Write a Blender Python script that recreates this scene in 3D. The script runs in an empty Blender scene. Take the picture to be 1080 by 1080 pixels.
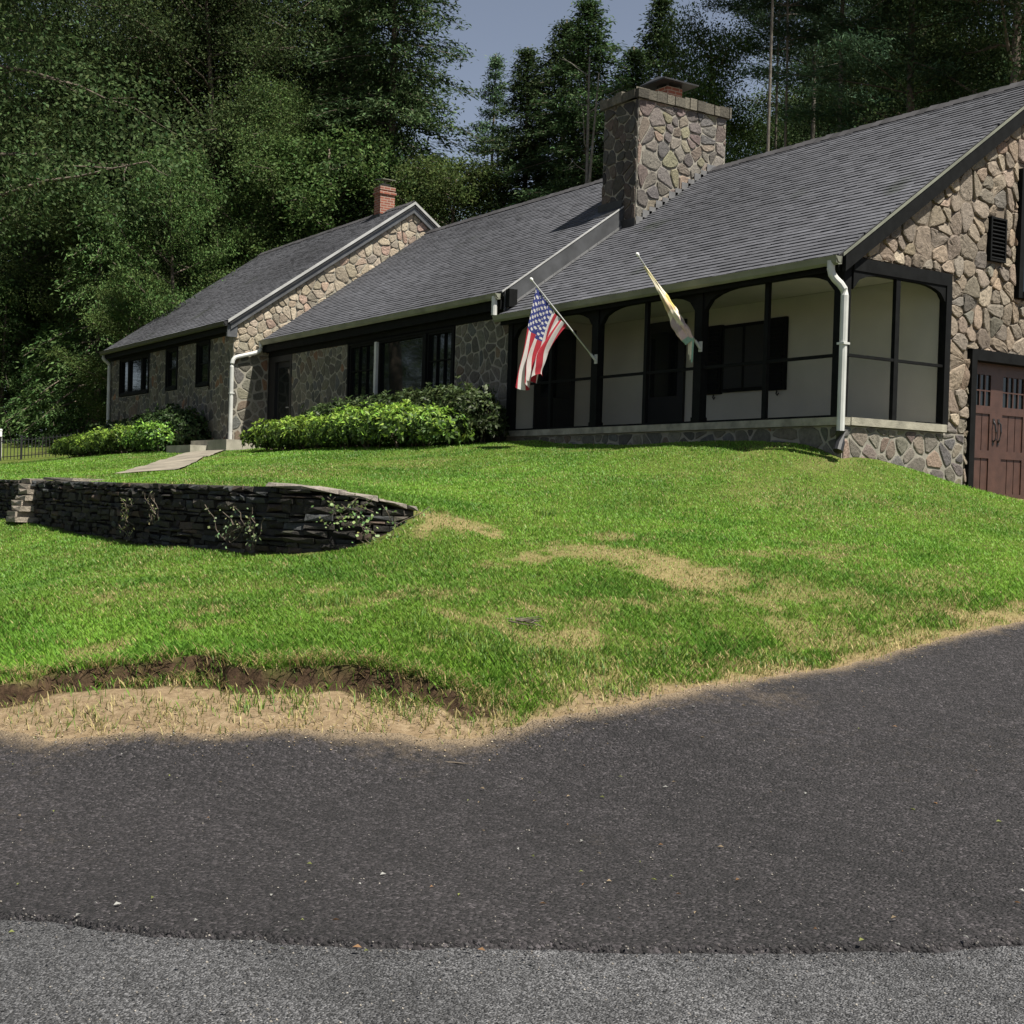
import bpy, math, random
import numpy as np
from mathutils import Matrix, Vector

random.seed(7)
rng = np.random.default_rng(7)
PI = math.pi
SC = bpy.context.scene
COL = SC.collection

# ------------------------------------------------------------------ camera, sky, sun, exposure
# Axes: x along the house front (towards the garage end), y into the house, z up; z = 0 is the camera's eye level.
CAM = np.array([12.832, -13.971, 0.0])
YAW, PITCH, ROLL, FOC = 0.984618786, -0.0134976630, 0.0292835035, 1400.0
cyw, syw = math.cos(YAW), math.sin(YAW)
_f = np.array([-syw, cyw, 0.0]); _r = np.array([cyw, syw, 0.0]); _u = np.array([0, 0, 1.0])
_f2 = _f*math.cos(PITCH) + _u*math.sin(PITCH); _u2 = -_f*math.sin(PITCH) + _u*math.cos(PITCH)
RGT = _r*math.cos(ROLL) + _u2*math.sin(ROLL); UPV = -_r*math.sin(ROLL) + _u2*math.cos(ROLL); FWD = _f2

cd = bpy.data.cameras.new('camera'); cam = bpy.data.objects.new('camera', cd); COL.objects.link(cam)
cd.sensor_width = 36.0; cd.sensor_fit = 'HORIZONTAL'; cd.lens = 36.0*FOC/1080.0
cd.clip_start = 0.1; cd.clip_end = 2000.0
m = Matrix.Identity(4)
for i in range(3):
    m[i][0] = RGT[i]; m[i][1] = UPV[i]; m[i][2] = -FWD[i]; m[i][3] = CAM[i]
cam.matrix_world = m
SC.camera = cam

SUN_EL = math.radians(64.0)
SUN_AZ = math.radians(18.0)       # angle of the sun's bearing from +x towards +y
sun_dir = Vector((math.cos(SUN_EL)*math.cos(SUN_AZ), math.cos(SUN_EL)*math.sin(SUN_AZ), math.sin(SUN_EL)))
w = bpy.data.worlds.new('World'); SC.world = w; w.use_nodes = True
nt = w.node_tree; nt.nodes.clear()
wo = nt.nodes.new('ShaderNodeOutputWorld'); bg = nt.nodes.new('ShaderNodeBackground'); sky = nt.nodes.new('ShaderNodeTexSky')
sky.sky_type = 'NISHITA'; sky.sun_disc = False; sky.sun_elevation = SUN_EL
sky.sun_rotation = PI/2 - SUN_AZ
sky.altitude = 2500.0; sky.air_density = 1.0; sky.dust_density = 0.6; sky.ozone_density = 1.0
bg.inputs['Strength'].default_value = 0.055
hz = nt.nodes.new('ShaderNodeHueSaturation'); hz.inputs['Saturation'].default_value = 0.62; hz.inputs['Value'].default_value = 0.85
nt.links.new(sky.outputs[0], hz.inputs['Color']); nt.links.new(hz.outputs[0], bg.inputs[0]); nt.links.new(bg.outputs[0], wo.inputs[0])
sd = bpy.data.lights.new('sun', 'SUN'); sd.energy = 4.6; sd.angle = math.radians(1.2); sd.color = (1.0, 0.95, 0.86)
so = bpy.data.objects.new('sun', sd); COL.objects.link(so)
so.rotation_euler = (-sun_dir).to_track_quat('-Z', 'Y').to_euler()
so.location = (0, 0, 40)
SC.view_settings.view_transform = 'Standard'; SC.view_settings.look = 'None'
SC.view_settings.exposure = 1.2; SC.view_settings.gamma = 1.0; SC.view_settings.use_curve_mapping = False
SC.render.engine = 'CYCLES'
SC.cycles.max_bounces = 6; SC.cycles.diffuse_bounces = 3; SC.cycles.transparent_max_bounces = 12

def ray(px, py):
    return RGT*(px-540)/FOC + UPV*(540-py)/FOC + FWD
def at(px, py, d):                # point seen at pixel (px,py) at depth d
    return CAM + ray(px, py)*d

# ------------------------------------------------------------------ materials
def new_mat(name):
    mt = bpy.data.materials.new(name); mt.use_nodes = True
    n = mt.node_tree.nodes; n.clear()
    out = n.new('ShaderNodeOutputMaterial'); b = n.new('ShaderNodeBsdfPrincipled')
    mt.node_tree.links.new(b.outputs[0], out.inputs[0])
    return mt, mt.node_tree, b, out
def nd(t, kind, **kw):
    x = t.nodes.new(kind)
    for k, v in kw.items():
        if hasattr(x, k): setattr(x, k, v)
        else: x.inputs[k].default_value = v
    return x
def ramp(t, stops):
    r = t.nodes.new('ShaderNodeValToRGB'); e = r.color_ramp.elements
    while len(e) < len(stops): e.new(0.5)
    for i, (p, c) in enumerate(stops):
        e[i].position = p; e[i].color = (*c, 1) if len(c) == 3 else c
    return r
def mixc(t, a, b, f, mode='MIX'):
    x = t.nodes.new('ShaderNodeMix'); x.data_type = 'RGBA'; x.blend_type = mode
    for sock, v in ((x.inputs[6], a), (x.inputs[7], b), (x.inputs[0], f)):
        if hasattr(v, 'links') or hasattr(v, 'is_linked'): t.links.new(v, sock)
        else: sock.default_value = (*v, 1) if isinstance(v, tuple) and len(v) == 3 else v
    return x.outputs[2]
def coords(t, scale=1.0):
    g = t.nodes.new('ShaderNodeTexCoord'); mp = t.nodes.new('ShaderNodeMapping')
    s = (scale, scale, scale) if not isinstance(scale, tuple) else scale
    mp.inputs['Scale'].default_value = s
    t.links.new(g.outputs['Object'], mp.inputs[0]); return mp.outputs[0]
def noise(t, vec, scale, detail=4.0, rough=0.55):
    n = t.nodes.new('ShaderNodeTexNoise'); n.inputs['Scale'].default_value = scale
    n.inputs['Detail'].default_value = detail; n.inputs['Roughness'].default_value = rough
    t.links.new(vec, n.inputs['Vector']); return n.outputs[0]
def bump(t, h, b, strength=0.5, dist=0.02):
    x = t.nodes.new('ShaderNodeBump'); x.inputs['Strength'].default_value = strength; x.inputs['Distance'].default_value = dist
    t.links.new(h, x.inputs['Height']); t.links.new(x.outputs[0], b.inputs['Normal']); return x

def simple(name, col, rough=0.6, var=0.25, nscale=6.0, bstr=0.0, metal=0.0, spec=0.5, bscale=60.0):
    mt, t, b, o = new_mat(name)
    v = coords(t); n = noise(t, v, nscale)
    r = ramp(t, [(0.3, tuple(c*(1-var) for c in col)), (0.7, tuple(min(1, c*(1+var)) for c in col))])
    t.links.new(n, r.inputs[0]); t.links.new(r.outputs[0], b.inputs['Base Color'])
    b.inputs['Roughness'].default_value = rough; b.inputs['Metallic'].default_value = metal
    b.inputs['Specular IOR Level'].default_value = spec
    if bstr: bump(t, noise(t, v, bscale), b, bstr, 0.01)
    return mt
def attr_mat(name, rough=0.8, nscale=14.0, var=0.5, bstr=0.6, bscale=25.0, bdist=0.02, spots=None):
    """base colour from the per-vertex 'Col' of each stone / shingle, broken up by noise"""
    mt, t, b, o = new_mat(name)
    a = t.nodes.new('ShaderNodeAttribute'); a.attribute_name = 'Col'
    v = coords(t); n = noise(t, v, nscale, 6.0, 0.65)
    r = ramp(t, [(0.25, (1-var,)*3), (0.75, (1+var*0.6,)*3)]); t.links.new(n, r.inputs[0])
    c = mixc(t, a.outputs[0], r.outputs[0], 1.0, 'MULTIPLY')
    if spots:
        n2 = noise(t, v, spots[1], 5.0, 0.6); r2 = ramp(t, [(spots[2], (0, 0, 0)), (spots[2]+0.12, (1, 1, 1))]); t.links.new(n2, r2.inputs[0])
        c = mixc(t, c, spots[0], r2.outputs[0])
    t.links.new(c, b.inputs['Base Color']); b.inputs['Roughness'].default_value = rough
    b.inputs['Specular IOR Level'].default_value = 0.3
    if bstr: bump(t, noise(t, v, bscale, 6.0, 0.7), b, bstr, bdist)
    return mt
def leaf_mat(name, trans=0.3, rough=0.5, var=0.18, spec=0.35):
    mt, t, b, o = new_mat(name)
    a = t.nodes.new('ShaderNodeAttribute'); a.attribute_name = 'Col'
    oi = t.nodes.new('ShaderNodeObjectInfo')
    hs = t.nodes.new('ShaderNodeHueSaturation')
    mr = t.nodes.new('ShaderNodeMapRange'); mr.inputs[3].default_value = 0.485; mr.inputs[4].default_value = 0.515
    mv = t.nodes.new('ShaderNodeMapRange'); mv.inputs[3].default_value = 1-var; mv.inputs[4].default_value = 1+var
    t.links.new(oi.outputs['Random'], mr.inputs[0]); t.links.new(oi.outputs['Random'], mv.inputs[0])
    t.links.new(mr.outputs[0], hs.inputs['Hue']); t.links.new(mv.outputs[0], hs.inputs['Value']); t.links.new(a.outputs[0], hs.inputs['Color'])
    t.links.new(hs.outputs[0], b.inputs['Base Color']); b.inputs['Roughness'].default_value = rough
    b.inputs['Specular IOR Level'].default_value = spec
    tr = t.nodes.new('ShaderNodeBsdfTranslucent'); t.links.new(hs.outputs[0], tr.inputs[0])
    mx = t.nodes.new('ShaderNodeMixShader'); mx.inputs[0].default_value = trans
    t.links.new(b.outputs[0], mx.inputs[1]); t.links.new(tr.outputs[0], mx.inputs[2]); t.links.new(mx.outputs[0], o.inputs[0])
    return mt

M = {}
M['stone'] = attr_mat('field_stone', 0.85, 18.0, 0.45, 0.7, 22.0, 0.03)
M['mortar'] = simple('mortar', (0.235, 0.22, 0.18), 0.95, 0.2, 5.0, 0.5)
M['mortar_tan'] = simple('tan_mortar', (0.14, 0.113, 0.083), 0.95, 0.25, 5.0, 0.6)
M['mortar_grey'] = simple('grey_mortar', (0.215, 0.20, 0.165), 0.95, 0.25, 4.0, 0.6)
M['drystone'] = attr_mat('dry_stone', 0.9, 14.0, 0.5, 0.8, 30.0, 0.03, ((0.05, 0.055, 0.03), 3.0, 0.6))
M['shingle'] = attr_mat('asphalt_shingle', 0.92, 5.0, 0.3, 0.5, 120.0, 0.004, ((0.035, 0.04, 0.035), 0.7, 0.62))
M['black'] = simple('black_painted_wood', (0.006, 0.0065, 0.0065), 0.75, 0.3, 8.0, 0.2, 0.0, 0.1)
M['void'] = simple('dark_painted_door', (0.006, 0.006, 0.006), 0.6, 0.2)
M['gutter'] = simple('olive_gutter_metal', (0.15, 0.155, 0.118), 0.5, 0.3, 2.0)
M['white_metal'] = simple('white_gutter_metal', (0.46, 0.465, 0.44), 0.45, 0.2, 2.2)
M['slate_board'] = simple('dark_grey_board', (0.045, 0.047, 0.05), 0.6, 0.35, 3.0)
M['pine_bark'] = simple('grey_pine_bark', (0.125, 0.11, 0.092), 0.95, 0.4, 9.0, 0.8, bscale=18.0)
M['trim_metal'] = simple('weathered_white_trim', (0.34, 0.34, 0.33), 0.5, 0.2, 2.5)
M['grey_metal'] = simple('grey_flashing', (0.10, 0.103, 0.107), 0.45, 0.3, 5.0, 0.0, 0.4)
M['lead'] = simple('pale_step_flashing', (0.17, 0.17, 0.17), 0.5, 0.2, 7.0, 0.0, 0.3)
M['dark_metal'] = simple('dark_sheet_metal', (0.03, 0.03, 0.03), 0.5, 0.3, 6.0, 0.0, 0.3)
M['stucco'] = simple('cream_stucco', (0.54, 0.525, 0.455), 0.9, 0.08, 1.3, 0.25)
M['ceiling'] = simple('porch_ceiling_paint', (0.66, 0.64, 0.57), 0.8, 0.06, 2.0)
M['capstone'] = simple('pale_sill_stone', (0.25, 0.235, 0.185), 0.9, 0.35, 5.0, 0.6)
M['concrete'] = simple('pale_concrete', (0.29, 0.27, 0.22), 0.9, 0.3, 3.0, 0.4)
M['brick'] = None
M['pathway'] = simple('worn_path_concrete', (0.165, 0.145, 0.112), 0.95, 0.35, 2.5, 0.5)
M['garage'] = simple('brown_garage_wood', (0.058, 0.029, 0.021), 0.5, 0.22, 7.0, 0.25)
M['garage_dark'] = simple('brown_garage_groove', (0.03, 0.016, 0.012), 0.7, 0.2)
M['pole'] = simple('brushed_pole_metal', (0.55, 0.55, 0.53), 0.3, 0.1, 4.0, 0.0, 0.7)
M['white_paint'] = simple('white_paint', (0.75, 0.75, 0.72), 0.5, 0.08)
M['iron'] = simple('black_iron', (0.015, 0.015, 0.016), 0.45, 0.2)
M['bark'] = simple('grey_brown_bark', (0.10, 0.08, 0.06), 0.95, 0.45, 9.0, 0.9, bscale=18.0)
M['pale_bark'] = simple('pale_grey_bark', (0.115, 0.107, 0.09), 0.95, 0.35, 9.0, 0.8, bscale=18.0)
M['leaf'] = leaf_mat('leaf', 0.3, 0.7, 0.15, 0.1); M['grass'] = leaf_mat('grass_blade', 0.4, 0.5, 0.0, 0.3)
M['needle'] = leaf_mat('needle', 0.2, 0.7, 0.18, 0.12)
M['shrubleaf'] = leaf_mat('shrub_leaf', 0.3, 0.5, 0.05, 0.22)

# brick
mt, t, b, o = new_mat('red_brick'); v = coords(t); bk = t.nodes.new('ShaderNodeTexBrick')
bk.inputs['Scale'].default_value = 1.0; bk.inputs['Brick Width'].default_value = 0.21; bk.inputs['Row Height'].default_value = 0.072
bk.inputs['Mortar Size'].default_value = 0.008; bk.inputs['Color1'].default_value = (0.25, 0.078, 0.045, 1); bk.inputs['Color2'].default_value = (0.17, 0.058, 0.038, 1)
bk.inputs['Mortar'].default_value = (0.3, 0.25, 0.2, 1)
cx = t.nodes.new('ShaderNodeSeparateXYZ'); t.links.new(v, cx.inputs[0]); ad = t.nodes.new('ShaderNodeMath'); ad.operation = 'ADD'
t.links.new(cx.outputs[0], ad.inputs[0]); t.links.new(cx.outputs[1], ad.inputs[1]); cb = t.nodes.new('ShaderNodeCombineXYZ')
t.links.new(ad.outputs[0], cb.inputs[0]); t.links.new(cx.outputs[2], cb.inputs[1]); t.links.new(cb.outputs[0], bk.inputs[0])
t.links.new(bk.outputs[0], b.inputs['Base Color']); b.inputs['Roughness'].default_value = 0.9; bump(t, bk.outputs[1], b, -0.5, 0.01)
M['brick'] = mt
# window glass: dark glossy pane over an unlit room
mt, t, b, o = new_mat('dark_window_glass'); b.inputs['Base Color'].default_value = (0.006, 0.008, 0.008, 1)
b.inputs['Roughness'].default_value = 0.03; v = coords(t); bump(t, noise(t, v, 1.1, 2.0), b, 0.05, 0.02); M['glass'] = mt
# insect screen: a fine dark mesh, mostly see-through
mt, t, b, o = new_mat('insect_screen'); b.inputs['Base Color'].default_value = (0.006, 0.0065, 0.006, 1); b.inputs['Roughness'].default_value = 0.8; b.inputs['Specular IOR Level'].default_value = 0.05
tp = t.nodes.new('ShaderNodeBsdfTransparent'); mx = t.nodes.new('ShaderNodeMixShader'); mx.inputs[0].default_value = 0.22
t.links.new(tp.outputs[0], mx.inputs[1]); t.links.new(b.outputs[0], mx.inputs[2]); t.links.new(mx.outputs[0], o.inputs[0]); M['screen'] = mt

# asphalt
def asphalt(name, base, speck, tint, scale):
    mt, t, b, o = new_mat(name); v = coords(t)
    big = noise(t, v, 0.35, 4.0, 0.6); r0 = ramp(t, [(0.3, tuple(c*0.85 for c in base)), (0.62, base), (0.8, tint)]); t.links.new(big, r0.inputs[0])
    vo = t.nodes.new('ShaderNodeTexVoronoi'); vo.inputs['Scale'].default_value = scale; t.links.new(v, vo.inputs['Vector'])
    hsv = t.nodes.new('ShaderNodeSeparateColor'); t.links.new(vo.outputs['Color'], hsv.inputs[0])
    r1 = ramp(t, [(0.0, (0.28,)*3), (0.3, (0.62,)*3), (0.6, (1.0,)*3), (0.9, (1.75,)*3), (0.985, (speck,)*3)]); t.links.new(hsv.outputs[0], r1.inputs[0])
    c = mixc(t, r0.outputs[0], r1.outputs[0], 1.0, 'MULTIPLY')
    fine = noise(t, v, 60.0, 3.0, 0.7); r2 = ramp(t, [(0.3, (0.6,)*3), (0.7, (1.35,)*3)]); t.links.new(fine, r2.inputs[0])
    c = mixc(t, c, r2.outputs[0], 1.0, 'MULTIPLY')
    med = noise(t, v, 3.2, 5.0, 0.65); r5 = ramp(t, [(0.3, (0.82,)*3), (0.7, (1.15,)*3)]); t.links.new(med, r5.inputs[0]); c = mixc(t, c, r5.outputs[0], 1.0, 'MULTIPLY')
    rm = t.nodes.new('ShaderNodeMapping'); rm.inputs['Rotation'].default_value = (0, 0, -YAW); rm.inputs['Scale'].default_value = (0.12, 1.3, 1.0); g0 = t.nodes.new('ShaderNodeTexCoord'); t.links.new(g0.outputs['Object'], rm.inputs[0])
    wh = noise(t, rm.outputs[0], 1.6, 5.0, 0.6); r6 = ramp(t, [(0.32, (0.74,)*3), (0.5, (1.0,)*3), (0.7, (1.22,)*3)]); t.links.new(wh, r6.inputs[0]); c = mixc(t, c, r6.outputs[0], 1.0, 'MULTIPLY')
    at_ = t.nodes.new('ShaderNodeAttribute'); at_.attribute_name = 'Col'; sx = t.nodes.new('ShaderNodeSeparateColor'); t.links.new(at_.outputs[0], sx.inputs[0])
    dn = noise(t, v, 11.0, 6.0, 0.75); dm = t.nodes.new('ShaderNodeMath'); dm.operation = 'MULTIPLY_ADD'; t.links.new(dn, dm.inputs[0]); dm.inputs[1].default_value = 3.0; dm.inputs[2].default_value = -1.9
    da = t.nodes.new('ShaderNodeMath'); da.operation = 'MULTIPLY_ADD'; da.use_clamp = True; t.links.new(sx.outputs[0], da.inputs[0]); da.inputs[1].default_value = 1.9; t.links.new(dm.outputs[0], da.inputs[2])
    dm2 = t.nodes.new('ShaderNodeMath'); dm2.operation = 'MULTIPLY'; dm2.use_clamp = True; t.links.new(da.outputs[0], dm2.inputs[0]); t.links.new(sx.outputs[0], dm2.inputs[1])
    c = mixc(t, c, (0.185, 0.138, 0.085), dm2.outputs[0])
    t.links.new(c, b.inputs['Base Color']); b.inputs['Roughness'].default_value = 0.75; b.inputs['Specular IOR Level'].default_value = 0.35
    hm = t.nodes.new('ShaderNodeMath'); hm.operation = 'SUBTRACT'; t.links.new(fine, hm.inputs[0]); t.links.new(vo.outputs['Distance'], hm.inputs[1])
    bump(t, hm.outputs[0], b, 1.0, 0.02)
    return mt
M['new_asphalt'] = asphalt('dark_new_asphalt', (0.0225, 0.0200, 0.0212), 3.0, (0.031, 0.026, 0.0252), 62.0)
M['old_asphalt'] = asphalt('worn_grey_asphalt', (0.105, 0.105, 0.108), 1.7, (0.118, 0.117, 0.117), 115.0)

# ground: soil under the grass; 'dry' (dead thatch) and 'dirt' (sandy shoulder) are attributes of the ground itself
mt, t, b, o = new_mat('lawn_ground'); v = coords(t)
ad_ = t.nodes.new('ShaderNodeAttribute'); ad_.attribute_name = 'Col'; sp = t.nodes.new('ShaderNodeSeparateColor'); t.links.new(ad_.outputs[0], sp.inputs[0])
n1 = noise(t, v, 9.0, 6.0, 0.7); r1 = ramp(t, [(0.3, (0.045, 0.06, 0.014)), (0.7, (0.10, 0.13, 0.025))]); t.links.new(n1, r1.inputs[0])
n2 = noise(t, v, 22.0, 6.0, 0.7); r2 = ramp(t, [(0.28, (0.15, 0.11, 0.05)), (0.72, (0.30, 0.235, 0.12))]); t.links.new(n2, r2.inputs[0])
n3 = noise(t, v, 14.0, 8.0, 0.75); r3 = ramp(t, [(0.25, (0.085, 0.06, 0.036)), (0.5, (0.19, 0.138, 0.082)), (0.75, (0.30, 0.235, 0.15))]); t.links.new(n3, r3.inputs[0])
r4 = ramp(t, [(0.3, (0.022, 0.014, 0.009)), (0.7, (0.075, 0.048, 0.028))]); t.links.new(n2, r4.inputs[0])
c = mixc(t, r1.outputs[0], r2.outputs[0], sp.outputs[0]); c = mixc(t, c, r3.outputs[0], sp.outputs[1]); c = mixc(t, c, r4.outputs[0], sp.outputs[2])
t.links.new(c, b.inputs['Base Color']); b.inputs['Roughness'].default_value = 0.97; b.inputs['Specular IOR Level'].default_value = 0.1
bump(t, n3, b, 0.8, 0.04); M['ground'] = mt

# ------------------------------------------------------------------ mesh helpers
class MB:
    def __init__(s): s.v = []; s.f = []; s.mi = []; s.c = []; s.n = 0
    def add(s, vs, fs, mi=0, col=(1, 1, 1)):
        b0 = s.n; s.v.extend([tuple(p) for p in vs]); s.n += len(vs)
        s.f.extend([tuple(i+b0 for i in f) for f in fs]); s.mi.extend([mi]*len(fs)); s.c.extend([col]*len(vs))
    def box(s, a0, a1, b0, b1, c0, c1, mi=0, col=(1, 1, 1)):
        x0, x1 = sorted((a0, a1)); y0, y1 = sorted((b0, b1)); z0, z1 = sorted((c0, c1))
        s.add([(x0, y0, z0), (x1, y0, z0), (x1, y1, z0), (x0, y1, z0), (x0, y0, z1), (x1, y0, z1), (x1, y1, z1), (x0, y1, z1)],
              [(0, 3, 2, 1), (4, 5, 6, 7), (0, 1, 5, 4), (1, 2, 6, 5), (2, 3, 7, 6), (3, 0, 4, 7)], mi, col)
    def prism(s, poly, d, mi=0, col=(1, 1, 1)):       # polygon of 3D points extruded by vector d
        n = len(poly); d = np.array(d, float); p = [np.array(q, float) for q in poly]
        vs = p + [q+d for q in p]
        fs = [tuple(range(n-1, -1, -1)), tuple(range(n, 2*n))] + [(i, (i+1) % n, n+(i+1) % n, n+i) for i in range(n)]
        s.add(vs, fs, mi, col)
    def tube(s, pts, rad, seg=8, mi=0, col=(1, 1, 1), cap=True):
        pts = [np.array(p, float) for p in pts]; n = len(pts); rad = rad if hasattr(rad, '__len__') else [rad]*n
        vs = []
        for i, p in enumerate(pts):
            d = pts[min(i+1, n-1)] - pts[max(i-1, 0)]; d = d/(np.linalg.norm(d)+1e-9)
            a = np.cross(d, (0, 0, 1.0)); 
            if np.linalg.norm(a) < 0.15: a = np.cross(d, (1.0, 0, 0))
            a /= np.linalg.norm(a); bb = np.cross(d, a)
            for k in range(seg):
                th = 2*PI*k/seg; vs.append(p + rad[i]*(a*math.cos(th)+bb*math.sin(th)))
        fs = [(i*seg+k, i*seg+(k+1) % seg, (i+1)*seg+(k+1) % seg, (i+1)*seg+k) for i in range(n-1) for k in range(seg)]
        if cap: fs += [tuple(range(seg-1, -1, -1)), tuple((n-1)*seg+k for k in range(seg))]
        s.add(vs, fs, mi, col)
    def build(s, name, mats, parent=None, smooth=False, local=False):
        me = bpy.data.meshes.new(name); me.from_pydata(s.v, [], s.f)
        return finish(me, name, mats, parent, np.array(s.mi, dtype=np.int32), np.array(s.c, dtype=np.float32), smooth, local)
def wloc(o):
    p = Vector((0, 0, 0))
    while o: p += o.location; o = o.parent
    return p
def finish(me, name, mats, parent, mi=None, col=None, smooth=False, local=False):
    for mm in (mats if isinstance(mats, (list, tuple)) else [mats]): me.materials.append(mm)
    if mi is not None and len(mi) == len(me.polygons): me.polygons.foreach_set('material_index', mi)
    if col is not None:
        a = me.color_attributes.new('Col', 'FLOAT_COLOR', 'POINT')
        a.data.foreach_set('color', np.hstack([col, np.ones((len(col), 1), np.float32)]).astype(np.float32).ravel())
    if smooth: me.polygons.foreach_set('use_smooth', np.ones(len(me.polygons), bool))
    me.update()
    o = bpy.data.objects.new(name, me); COL.objects.link(o)
    if parent:
        o.parent = parent
        if not local: o.location = -wloc(parent)
    return o
def np_build(name, verts, k, mats, cols, parent=None, smooth=False, local=False, faces=None):
    """verts (N*k,3): every k consecutive vertices are one face (or faces given as an index array)"""
    me = bpy.data.meshes.new(name); nv = len(verts)
    idx = np.arange(nv, dtype=np.int32) if faces is None else faces.astype(np.int32).ravel(); nf = len(idx)//k
    me.vertices.add(nv); me.vertices.foreach_set('co', verts.astype(np.float32).ravel())
    me.loops.add(len(idx)); me.loops.foreach_set('vertex_index', idx)
    me.polygons.add(nf); me.polygons.foreach_set('loop_start', np.arange(0, nf*k, k, dtype=np.int32))
    me.update(calc_edges=True)
    return finish(me, name, mats, parent, None, cols.astype(np.float32), smooth, local)
def tag(o, label=None, cat=None, group=None, kind=None):
    for k, v in (('label', label), ('category', cat), ('group', group), ('kind', kind)):
        if v: o[k] = v
    return o
def empty(name, loc, label=None, cat=None, group=None):
    o = bpy.data.objects.new(name, None); COL.objects.link(o); o.location = loc; o.empty_display_size = 0.2
    return tag(o, label, cat, group)

# ------------------------------------------------------------------ terrain
def C(px, py, d): p = at(px, py, d); return (p[0], p[1], p[2])
house_line = [(-31, -1.2, 0.98), (-26, -1.2, 0.97), (-20.5, -1.3, 0.95), (-15, -0.4, 1.0), (-10, -0.4, 1.0), (-6.4, 0, 0.95), (-3, 0, 0.92), (-0.5, 0, 0.81), (0.1, 1.0, 0.56), (0.1, 2.6, 0.27)]
mound = [C(600, 700, 9.55), C(600, 620, 11.6), C(620, 560, 14.0), C(620, 500, 18.2), C(640, 478, 21.0), C(800, 690, 10.3), C(800, 640, 11.4), C(800, 560, 14.6), C(800, 500, 18.0),
         C(900, 680, 10.7), C(950, 600, 12.8), C(950, 540, 16.0), C(1080, 600, 13.2), C(1080, 562, 15.6), C(1080, 543, 17.3), C(500, 700, 9.5), C(520, 600, 12.3), C(520, 560, 14.0), C(540, 500, 19.0)]
roadpts = [(4, -12, -1.62), (5.75, -9.4, -1.6), (6.2, -8.6, -1.5), (6.2, -7.5, -1.36), (5.85, -6.1, -1.22), (5.85, -4.1, -0.95), (9, -4, -0.95), (12, -4, -1.0), (8, 0, -0.45), (6, 3, 0.0), (3, 3, 0.08), (0.3, 4.5, 0.1), (10, 6, 0.0),
           (12.8, -14, -1.6), (8.5, -12, -1.6), (9.5, -9, -1.55), (14, -9, -1.5), (2, -16, -1.68), (-8, -18, -1.7), (8, -20, -1.62), (-2, -13.2, -1.68), (-12, -15, -1.72), (18, -14, -1.5)]
left_low = [C(0, 700, 9.7), C(0, 640, 11.4), C(120, 690, 9.75), C(120, 620, 12.2), C(270, 690, 9.6), C(300, 630, 11.6), C(400, 690, 9.5), C(400, 630, 11.3)]
wall_base = [(-20, -9.6, -0.6), (-13, -9.0, -0.62), (-10.2, -8.88, -0.62), (-6, -8.7, -0.7), (-3.44, -8.67, -0.73), (-0.31, -8.47, -0.70), (0.48, -8.18, -0.66), (0.85, -7.62, -0.53), (0.72, -7.15, -0.28)]
wall_top = [(-20, -9.5, -0.02), (-13, -8.9, -0.02), (-10.2, -8.8, -0.03), (-6, -8.6, -0.02), (-3.44, -8.5, -0.01), (-0.97, -8.4, -0.01), (0.4, -8.0, -0.05), (0.6, -7.5, -0.13), (0.66, -7.1, -0.22)]
upper_l = [C(300, 495, 19), C(200, 497, 21), C(100, 497, 25), C(0, 492, 40), C(60, 484, 43), C(0, 470, 60), C(300, 478, 27.5), C(150, 482, 33), C(400, 510, 18), C(400, 490, 21.5)]
far = [(-45, -5, 1.1), (-45, 10, 2.0), (-30, 20, 1.9), (-10, 20, 1.6), (10, 20, 1.0), (-40, -16, -1.2), (25, 10, 0.2), (25, -10, -1.0)]
def fit_rbf(pts, lam=0.02):
    P = np.array(pts, float); n = len(P); X = P[:, :2]
    def phi(r2): return 0.5*r2*np.log(r2+1e-9)
    D = ((X[:, None]-X[None])**2).sum(-1); A = np.zeros((n+3, n+3)); A[:n, :n] = phi(D)+lam*np.eye(n)
    A[:n, n] = 1; A[:n, n+1:] = X; A[n, :n] = 1; A[n+1:, :n] = X.T
    wv = np.linalg.solve(A, np.concatenate([P[:, 2], np.zeros(3)]))
    def ev(q):
        out = np.zeros(len(q))
        for i in range(0, len(q), 40000):
            qq = q[i:i+40000]; d = ((qq[:, None]-X[None])**2).sum(-1)
            out[i:i+40000] = phi(d)@wv[:n] + wv[n] + qq@wv[n+1:]
        return out
    return ev
H_low = fit_rbf(house_line + mound + roadpts + left_low + wall_base + far)
H_up = fit_rbf(house_line + mound + wall_top + upper_l + far + [(6.2, -7.5, -1.36), (5.85, -4.1, -0.95), (8, 0, -0.45), (3, 3, 0.08)])
WALL = np.array([(-30, -10.2)] + [(p[0], p[1]) for p in wall_base])
def seg_dist(q, L):                                   # distance, signed side (+ left of direction), arclength
    best = np.full(len(q), 1e9); side = np.zeros(len(q)); arc = np.zeros(len(q)); s0 = 0
    for a, b_ in zip(L[:-1], L[1:]):
        d = b_-a; l = np.linalg.norm(d); t_ = np.clip(((q-a)@d)/l**2, 0, 1); c_ = a+t_[:, None]*d; r = np.linalg.norm(q-c_, axis=1)
        cr = d[0]*(q[:, 1]-a[1])-d[1]*(q[:, 0]-a[0]); k = r < best
        best = np.where(k, r, best); side = np.where(k, np.sign(cr), side); arc = np.where(k, s0+t_*l, arc); s0 += l
    return best, side, arc
WEXT = np.vstack([WALL, [(0.2, -5.5), (-1.0, -3.0)]]); WLEN = np.linalg.norm(np.diff(WALL, axis=0), axis=1).sum()
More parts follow.
